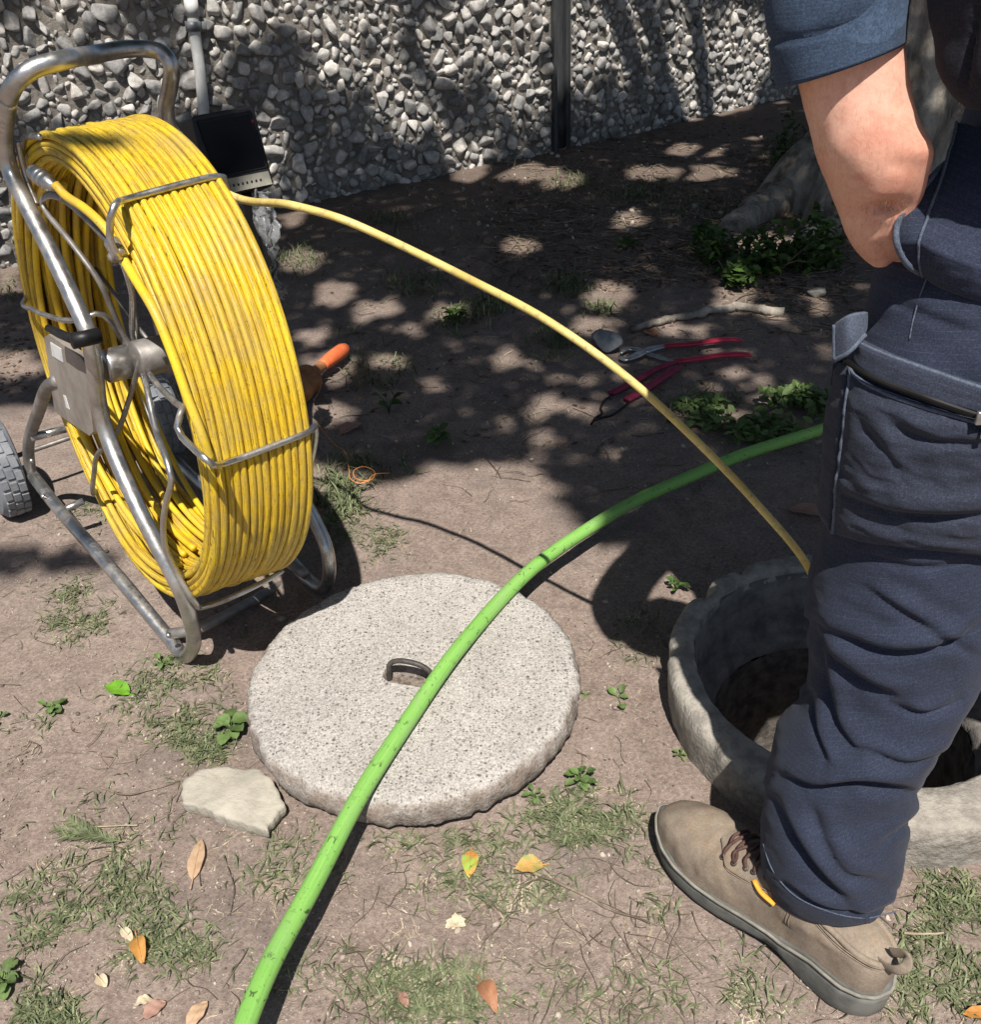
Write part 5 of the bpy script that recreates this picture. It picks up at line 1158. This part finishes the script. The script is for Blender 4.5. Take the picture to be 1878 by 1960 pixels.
# surface roots running out to the left
for pts, r0 in (([(1640, 330), (1560, 370), (1480, 400), (1420, 430), (1370, 462), (1330, 480)], .15), ([(1650, 400), (1590, 440), (1530, 470), (1490, 500)], .10), ([(1600, 330), (1530, 340), (1480, 368), (1430, 390)], .08)):
    P = crom([at(x, y, 0) for x, y in pts], 44); P[:, 2] = gz(P[:, 0], P[:, 1])+np.linspace(.09, -.03, 44)*r0/.15
    b = MB().tube(P, np.linspace(r0, .03, 44), 24); Vr = np.vstack(b.V); cc_ = np.repeat(P, 24, 0); dd_ = Vr-cc_; dd_ /= np.linalg.norm(dd_, axis=1)[:, None]+1e-9; Vr += dd_*(fbm(Vr, 16, 5., 5)*.018)[:, None]
    mesh('root', Vr, b.F, M['bark'], tree)
fork = TP[-1]; limbs = []
for ex_, r_ in ((V3(-1.6, 2.6, 3.9+1.3), .07), (V3(-.4, 1.4, 3.7+1.3), .06), (V3(.9, .9, 4.0+1.3), .06), (V3(2.6, 2.4, 4.1+1.3), .07), (V3(3.4, 4.6, 4.2+1.3), .06), (V3(0., 4.6, 4.3+1.3), .06), (V3(-2.4, 4.0, 4.2+1.3), .05)):
    P = crom([fork-UP*.3, fork*.6+ex_*.4+UP*.35, fork*.25+ex_*.75+UP*.25, ex_], 30); P += np.stack([fbm(P, 1.6, 1., 3), fbm(P, 1.6, 4., 3), fbm(P, 1.6, 7., 3)], 1)*.12
    MB().tube(P, np.linspace(r_*1.3, .012, 30), 12).obj('limb', M['bark'], tree); limbs.append(P)
# crown leaves: out of view, gaps shaped so sun spots land on the ground and the wall
S2 = np.array([-SUN[0]/SUN[2], -SUN[1]/SUN[2]])
gaps = []
for x, y, a_, b_ in [(200, 250, 90, 40), (600, 110, 60, 50), (720, 230, 50, 40), (600, 390, 110, 40), (1210, 380, 80, 55), (1440, 620, 100, 45), (1620, 660, 70, 30), (1360, 680, 55, 30), (1220, 735, 55, 28), (1820, 890, 55, 30), (450, 150, 45, 35), (300, 670, 100, 55), (1400, 800, 80, 45), (1750, 60, 110, 80), (1640, 200, 100, 40), (820, 520, 45, 20), (1180, 980, 200, 60), (900, 980, 200, 60)]: gaps.append((528+x*.3646, 548+y*.3646, a_*.3646, b_*.3646))
for x, y, a_, b_ in [(130, 90, 140, 70), (620, 290, 90, 55), (860, 330, 80, 40), (950, 460, 70, 30), (980, 730, 70, 35), (1110, 630, 90, 35), (1340, 690, 90, 45), (1420, 220, 100, 40), (1750, 130, 70, 60), (1800, 470, 50, 45), (1450, 820, 160, 75), (1080, 940, 100, 45), (280, 1240, 80, 45), (1150, 160, 260, 35), (60, 700, 60, 40)]: gaps.append((1115+x*.2604, 548+y*.2604, a_*.2604, b_*.2604))
gaps += [(632, 702, 50, 34), (1010, 330, 60, 16), (1075, 345, 45, 14), (1330, 330, 70, 14), (1200, 420, 34, 14), (1330, 285, 50, 12), (1430, 250, 40, 14), (900, 335, 30, 14), (1000, 470, 34, 14), (20, 700, 60, 26), (625, 790, 40, 24), (640, 560, 40, 22), (575, 500, 40, 20), (860, 600, 40, 18), (1400, 560, 40, 20), (1470, 470, 60, 20), (560, 420, 24, 14), (1240, 330, 40, 12), (700, 590, 30, 16)]
for x, y, a_, b_ in [(690, 130, 45, 60), (730, 220, 45, 60), (740, 320, 60, 35), (900, 110, 55, 50), (930, 290, 35, 50), (960, 400, 55, 60), (1020, 490, 70, 50), (1180, 200, 55, 70), (1200, 270, 35, 35), (1330, 90, 70, 70), (1420, 80, 60, 70), (1490, 60, 70, 90), (1390, 190, 70, 60), (1470, 240, 60, 50), (1470, 350, 55, 50), (1510, 410, 45, 60), (800, 70, 45, 35), (480, 20, 70, 30), (200, 50, 70, 70), (280, 130, 90, 70), (180, 190, 70, 50), (1290, 690, 60, 34), (440, 630, 34, 70), (200, 420, 60, 34), (560, 90, 40, 40), (1650, 30, 60, 60), (1850, 140, 50, 90)]: gaps.append((313+x*.4583, y*.4583, a_*.4583, b_*.4583))
gaps += [(60, 150, 60, 60), (120, 190, 50, 40), (250, 180, 60, 60), (150, 50, 70, 40), (290, 260, 40, 60), (18, 430, 34, 60), (10, 520, 30, 40), (1330, 60, 30, 90), (1440, 40, 40, 60), (1430, 150, 50, 30), (1380, 180, 40, 20), (1200, 60, 30, 60), (1100, 90, 24, 60)]
gaps = np.array(gaps)
poly = np.array([(-3000, 820), (-200, 800), (60, 770), (180, 800), (300, 836), (480, 836), (600, 880), (740, 925), (850, 900), (1030, 868), (1065, 945), (1110, 1000), (1160, 1035), (1300, 1030), (2600, 990), (5000, 900)])
wn0 = np.cross(d0, UP); wn0 = wn0 if wn0[1] < 0 else -wn0
crng = np.random.default_rng(5)
def keepleaf(Pl):
    """which crown leaves stay: those whose shade falls where the photo shows shade"""
    g = Pl.copy(); g[:, 0] += S2[0]*Pl[:, 2]; g[:, 1] += S2[1]*Pl[:, 2]; g[:, 2] = 0
    behind = (g-WB)@wn0 < 0
    s0 = (Pl-WB)@wn0; s1 = (g-WB)@wn0; tt = np.where(behind, s0/(s0-s1+1e-9), 1.)[:, None]; hit = Pl+(g-Pl)*tt
    q = pix(hit); onwall = behind & (hit[:, 2] > 0)
    by = np.interp(q[:, 0], poly[:, 0], poly[:, 1]); sh = onwall | (q[:, 1] < by)
    pad = np.where(onwall, 30., 3.)[:, None]
    d = ((q[:, None, 0]-gaps[None, :, 0])/(gaps[None, :, 2]+pad))**2+((q[:, None, 1]-gaps[None, :, 1])/(gaps[None, :, 3]+pad))**2
    d = d+.35*np.sin(q[:, None, 0]*.13+q[:, None, 1]*.09)
    infr = (q[:, 0] > -150) & (q[:, 0] < 2000) & (q[:, 1] > -150)
    sh &= ~((d.min(1) < 1) & infr)
    # the reel top and the strip of soil at the left edge carry a few spots of shade
    ex = ((q[:, 0]-330)/60)**2+((q[:, 1]-905)/16)**2 < 1
    ex |= ((q[:, 0]-30)/190)**2+((q[:, 1]-1075)/24)**2 < 1
    ex |= ((q[:, 0]-400)/36)**2+((q[:, 1]-880)/22)**2 < 1
    ex |= ((q[:, 0]-470)/50)**2+((q[:, 1]-935)/12)**2 < 1
    return (sh & (~onwall | (crng.random(len(sh)) < .75))) | ex, hit, q
NL = 380000
gxx = crng.uniform(-3.6, 5.0, NL); gyy = crng.uniform(.9, 9.0, NL); zz = crng.uniform(3.9, 6.2, NL)
Pl = np.stack([gxx-S2[0]*zz, gyy-S2[1]*zz, zz], 1)
kp, hit, q = keepleaf(Pl)
inframe = (q[:, 0] > -120) & (q[:, 0] < 2000)
Pl = Pl[kp & (inframe | (crng.random(NL) < .5))]
off_ = fbm(Pl, .9, 2., 2); Pl = Pl[(crng.random(len(Pl)) < .85+.5*off_)]
n = len(Pl); print('crown leaves', n)
d1_ = crng.normal(size=(n, 3)); d1_[:, 2] *= .45; d1_ /= np.linalg.norm(d1_, axis=1)[:, None]; d2_ = np.cross(d1_, crng.normal(size=(n, 3))*.35+np.array([0, 0, 1.])); d2_ /= np.linalg.norm(d2_, axis=1)[:, None]
l_ = crng.uniform(.026, .045, n)[:, None]; w_ = l_*crng.uniform(.42, .6, n)[:, None]
Q4 = np.stack([Pl-d1_*l_, Pl+d2_*w_-d1_*l_*.1, Pl+d1_*l_, Pl-d2_*w_-d1_*l_*.1], 1).reshape(-1, 3)
mesh('crown', Q4, np.arange(4*n).reshape(-1, 4), M['crown_leaf'], tree, False)

# bush at the foot of the tree -------------------------------------------
def leafcloud(pts, size, wr, rg_, tilt=.6):
    n = len(pts); d1_ = rg_.normal(size=(n, 3)); d1_[:, 2] *= tilt; d1_ /= np.linalg.norm(d1_, axis=1)[:, None]
    nn_ = rg_.normal(size=(n, 3))*.55+np.array([0, -.2, 1.]); d2_ = np.cross(d1_, nn_); d2_ /= np.linalg.norm(d2_, axis=1)[:, None]; up_ = np.cross(d2_, d1_)
    l_ = (rg_.uniform(.7, 1.25, n)*size)[:, None]; w_ = l_*wr
    V = np.stack([pts-d1_*l_, pts-d1_*l_*.3+d2_*w_+up_*w_*.25, pts+d1_*l_*.45+d2_*w_*.8+up_*w_*.2, pts+d1_*l_, pts+d1_*l_*.45-d2_*w_*.8+up_*w_*.2, pts-d1_*l_*.3-d2_*w_+up_*w_*.25], 1).reshape(-1, 3)
    i = np.arange(n)[:, None]*6; F = np.concatenate([i+np.array([[0, 1, 2, 3]]), i+np.array([[0, 3, 4, 5]])], 1).reshape(-1, 4)
    return V, F
def bush(name, blobs, count, size, mat, label, cat, wr=.42, stems=30, kind=None):
    rg_ = np.random.default_rng(len(label)); Ps = []; W_ = np.array([b_[3] for b_ in blobs], float); W_ /= W_.sum(); bi = rg_.choice(len(blobs), count, p=W_)
    for i in bi:
        x, y, z, _, rx, ry, rz_ = blobs[i]; c = at(x, y, z); v = rg_.normal(size=3); v = v/np.linalg.norm(v)*rg_.random()**.4; Ps.append(c+v*np.array([rx, ry, rz_]))
    Ps = np.array(Ps); Ps = Ps[fbm(Ps, 7, 1., 3) > -.12]; Ps[:, 2] = np.maximum(Ps[:, 2], .012)
    V, F = leafcloud(Ps, size, wr, rg_)
    if kind: return tag(mesh(name, V, F, M[mat], None, False), kind=kind)
    c0 = at(*blobs[0][:2], 0); base = empty(name, tuple(c0), label, cat); mesh('foliage', V, F, M[mat], base, False)
    b = MB()
    for i in range(stems):
        p = Ps[rg_.integers(len(Ps))]; b0 = c0+V3(*(rg_.normal(0, .07, 2)), 0)+(V3(p[0], p[1], 0)-c0)*.4; b0[2] = -.01; b.tube(crom([b0, (b0+p)/2+UP*.03+V3(*rg_.normal(0, .015, 3)), p], 8), np.linspace(.0035, .0012, 8), 5)
    b.obj('stem', M['twig'], base); return base
bush('bush', [(1440, 490, .05, 3, .20, .10, .10), (1370, 470, .05, 1.2, .09, .08, .07), (1420, 530, .03, 1.6, .06, .06, .06), (1520, 480, .07, 3, .20, .12, .12), (1590, 460, .10, 2, .14, .1, .14), (1350, 445, .05, .5, .05, .04, .05)], 1700, .021, 'bush_leaf', 'low dark green bush growing against the root of the tree', 'bush')
bush('bush', [(1850, 250, .10, 2, .4, .3, .2), (1830, 330, .1, 2, .3, .3, .15)], 900, .026, 'bush_leaf', 'dark green shrub glimpsed behind the trunk, between arm and shirt', 'bush')
bush('seedling', [(1505, 260, .12, 1, .07, .06, .13), (1500, 290, .06, 1, .09, .06, .08)], 160, .017, 'bush_leaf', 'upright yellowish seedling growing at the back of the trunk', 'seedling', stems=9)
bush('ground_cover', [(1500, 775, .03, 4, .13, .10, .03), (1400, 815, .02, 3, .14, .10, .02), (1560, 760, .03, 2, .10, .08, .03), (1340, 770, .015, 1, .08, .05, .015), (1470, 830, .02, 2, .12, .06, .02)], 1100, .016, 'weed_leaf', 'g', 'g', .5, kind='stuff')

# grass, litter ------------------------------------------------------------
grg = np.random.default_rng(11)
def blades(px, py, n_, ln, wd, lo, hi, seg_bend=.5):
    """px,py arrays of photo positions"""
    d = cF[None]*FPX+cR[None]*(px-WPX/2)[:, None]+cU[None]*(HPX/2-py)[:, None]; d /= -d[:, 2:3]; B = cO+d*CH; B[:, 2] = gz(B[:, 0], B[:, 1])-.002
    a_ = grg.uniform(0, 2*math.pi, len(B)); el = grg.uniform(lo, hi, len(B)); L_ = ln*grg.uniform(.5, 1.3, len(B))
    dr = np.stack([np.cos(a_)*np.cos(el), np.sin(a_)*np.cos(el), np.sin(el)], 1); sd = np.stack([-np.sin(a_), np.cos(a_), np.zeros(len(B))], 1)*(wd*grg.uniform(.6, 1.3, len(B)))[:, None]
    side2 = np.stack([-np.sin(a_), np.cos(a_), np.zeros(len(B))], 1)*(grg.normal(0, .3, len(B))*L_)[:, None]
    Mi = B+dr*L_[:, None]*.55+side2*.3; T_ = B+dr*L_[:, None]*.95+side2; T_[:, 2] = Mi[:, 2]-(Mi[:, 2]-B[:, 2])*grg.uniform(-.5, .9, len(B))*seg_bend
    V = np.stack([B-sd, B+sd, Mi+sd*.8, Mi-sd*.8, T_+sd*.12, T_-sd*.12], 1).reshape(-1, 3); i = np.arange(len(B))[:, None]*6
    F = np.concatenate([i+np.array([[0, 1, 2, 3]]), i+np.array([[3, 2, 4, 5]])], 1).reshape(-1, 4); return V, F
def scatter(patches):
    X_ = []; Y_ = []
    for cx, cy, rx, ry, n_ in patches:
        n_ = int(n_*1.0); r = np.sqrt(grg.random(n_))*grg.uniform(.6, 1.15, n_); a_ = grg.uniform(0, 6.283, n_); X_.append(cx+rx*r*np.cos(a_)); Y_.append(cy+ry*r*np.sin(a_))
    X_ = np.concatenate(X_); Y_ = np.concatenate(Y_); P = np.array([at(x, y) for x, y in zip(X_, Y_)])
    ok = (np.hypot(P[:, 0]-CC[0], P[:, 1]-CC[1]) > CRr+.004) & (np.hypot(P[:, 0]-RC[0], P[:, 1]-RC[1]) > .335)
    f = fbm(P, 14, 2., 3); ok &= f > -.18
    return X_[ok], Y_[ok]
low = [(140, 1170, 90, 75, 900), (330, 1340, 120, 90, 1000), (390, 1420, 60, 50, 600), (60, 1390, 60, 25, 60), (200, 1705, 150, 70, 900), (60, 1750, 80, 60, 500), (320, 1800, 110, 70, 700), (20, 1890, 70, 60, 500), (110, 1940, 90, 40, 500), (690, 1020, 90, 60, 700), (1110, 1560, 130, 60, 1100), (900, 1600, 220, 40, 600), (830, 1900, 150, 80, 1000), (960, 1700, 190, 70, 350), (1840, 1680, 90, 130, 1500), (1800, 1860, 130, 110, 1300), (560, 1650, 130, 70, 350), (1235, 1215, 60, 60, 250), (160, 990, 70, 40, 250), (1230, 1640, 60, 60, 120), (1130, 1900, 200, 80, 300), (1400, 1880, 200, 80, 350), (600, 1880, 160, 80, 250), (470, 1190, 60, 40, 60), (250, 1560, 200, 100, 160), (1250, 1730, 60, 30, 60)]
X_, Y_ = scatter(low)
Va, Fa = blades(X_, Y_, 0, .028, .0014, .05, .9)
up1 = [(575, 500, 55, 36, 260), (1085, 548, 48, 26, 260), (1150, 592, 38, 14, 160), (740, 430, 60, 22, 200), (800, 545, 80, 40, 300), (935, 590, 50, 26, 260), (1060, 662, 55, 40, 300), (720, 710, 80, 55, 220), (1100, 352, 50, 20, 200), (1235, 372, 60, 26, 260), (640, 960, 60, 40, 500), (1490, 300, 50, 30, 200), (1340, 400, 90, 30, 200), (880, 620, 60, 30, 150), (660, 640, 40, 20, 60), (1350, 780, 90, 50, 200), (1200, 360, 300, 60, 250), (900, 430, 250, 60, 200), (50, 560, 60, 40, 160), (700, 900, 90, 30, 200)]
X2, Y2 = scatter(up1)
Vb, Fb = blades(X2, Y2, 0, .066, .0021, .35, 1.25, .8)
tag(mesh('grass', np.vstack([Va, Vb]), np.vstack([Fa, Fb+len(Va)]), M['grass_mat'], None, False), kind='stuff')
dry = [(c[0], c[1], c[2]*1.15, c[3]*1.15, c[4]*1.25) for c in low]+[(400, 1700, 420, 260, 1500), (1000, 1780, 420, 170, 1300), (1150, 1330, 90, 130, 260), (60, 1300, 120, 200, 350), (1350, 1900, 500, 100, 700), (1820, 1850, 110, 130, 900), (620, 1500, 90, 120, 150), (700, 1080, 100, 50, 150), (900, 980, 200, 80, 160)]
X3, Y3 = scatter(dry); Vc, Fc = blades(X3, Y3, 0, .019, .0006, .0, .28, .3)
dry2 = [(900, 560, 420, 260, 900), (1300, 400, 300, 160, 1800), (1500, 600, 180, 60, 500), (1150, 800, 250, 90, 300), (1650, 420, 60, 120, 200), (40, 650, 80, 120, 200)]
X4, Y4 = scatter(dry2); Vd, Fd = blades(X4, Y4, 0, .055, .0012, .0, .22, .3)
tag(mesh('dry_straw', np.vstack([Vc, Vd]), np.vstack([Fc, Fd+len(Vc)]), M['straw'], None, False), kind='stuff')
lx = np.concatenate([grg.uniform(940, 1640, 5200), grg.uniform(560, 1500, 420), grg.uniform(0, 120, 200)]); ly = np.concatenate([grg.uniform(215, 560, 5200), grg.uniform(400, 860, 420), grg.uniform(560, 760, 200)])
LP_ = np.array([at(x, y) for x, y in zip(lx, ly)]); ok = ((LP_-WB)@wn0 > .02) & (((LP_-WB)@d1 > -9)); LP_ = LP_[ok]; LP_[:, 2] = gz(LP_[:, 0], LP_[:, 1])+grg.uniform(.001, .006, len(LP_))
n_l = fbm(LP_, 2.2, 3., 3); LP_ = LP_[n_l > -.22]
Vq, Fq = leafcloud(LP_, .011, .34, grg, .12)
simple('litter_mat', (.06, .04, .028), (.19, .13, .09), 60, .9, isl=.6)
tag(mesh('leaf_litter', Vq, Fq, M['litter_mat'], None, False), kind='stuff')
# thin dark twigs
b = MB()
def twig(px, py, L_, r, z=.003):
    p = at(px, py); a_ = grg.uniform(0, 6.283); pts = [p]
    for i in range(4): a_ += grg.normal(0, .35); pts.append(pts[-1]+V3(math.cos(a_), math.sin(a_), 0)*L_/4)
    P = crom(pts, 8); P[:, 2] = gz(P[:, 0], P[:, 1])+z+np.abs(grg.normal(0, .002)); b.tube(P, np.linspace(r, r*.5, 8), 4, caps=False); return P
for cx, cy, rx, ry, n_, L_, r in [(400, 1700, 420, 280, 110, .07, .0008), (1000, 1750, 300, 200, 100, .07, .0008), (1350, 1850, 350, 120, 60, .06, .0008), (1150, 1400, 100, 200, 30, .05, .0007), (1300, 400, 320, 150, 330, .16, .0028), (900, 560, 420, 240, 150, .12, .0018), (1550, 560, 120, 80, 120, .14, .0026), (1150, 850, 250, 110, 50, .10, .0014), (60, 1250, 120, 250, 30, .06, .0008), (1200, 460, 260, 70, 160, .2, .003)]:
    for _ in range(n_):
        x, y = cx+grg.uniform(-1, 1)*rx, cy+grg.uniform(-1, 1)*ry; p = at(x, y)
        if math.hypot(p[0]-CC[0], p[1]-CC[1]) < CRr+.03 or math.hypot(p[0]-RC[0], p[1]-RC[1]) < .37: continue
        P = twig(x, y, L_*grg.uniform(.4, 1.3), r*grg.uniform(.6, 1.3))
tag(b.obj('twigs', M['twig'], None), kind='stuff')
# grit and small stones
Vs = []; Fs = []; off = 0
bm = bmesh.new(); bmesh.ops.create_icosphere(bm, subdivisions=1, radius=1); iv = np.array([v.co for v in bm.verts]); fi = np.array([[v.index for v in f.verts] for f in bm.faces]); bm.free()
for cx, cy, rx, ry, n_, r in [(940, 1500, 940, 460, 6000, .0014), (940, 1100, 940, 300, 1800, .0016), (940, 1450, 940, 520, 900, .0030), (1000, 600, 600, 300, 700, .004), (1200, 350, 400, 90, 500, .008), (700, 1300, 700, 600, 150, .003)]:
    for _ in range(n_):
        p = at(cx+grg.uniform(-1, 1)*rx, cy+grg.uniform(-1, 1)*ry)
        if math.hypot(p[0]-CC[0], p[1]-CC[1]) < CRr or math.hypot(p[0]-RC[0], p[1]-RC[1]) < .345 or (p-WB)@wn0 < .03: continue
        rr = r*grg.lognormal(0, .4); A3 = grg.normal(size=(3, 3)); q_, _r2 = np.linalg.qr(A3); p[2] = float(gz(p[0], p[1]))+rr*.2
        Vs.append((iv*np.array([1, .8, .6])*rr*(1+grg.normal(0, .12, (len(iv), 1))))@q_+p); Fs.append(fi+off); off += len(iv)
simple('grit_mat', (.16, .125, .10), (.36, .31, .26), 30, .95, isl=.5)
tag(mesh('grit', np.vstack(Vs), np.vstack(Fs), M['grit_mat'], None, False), kind='stuff')
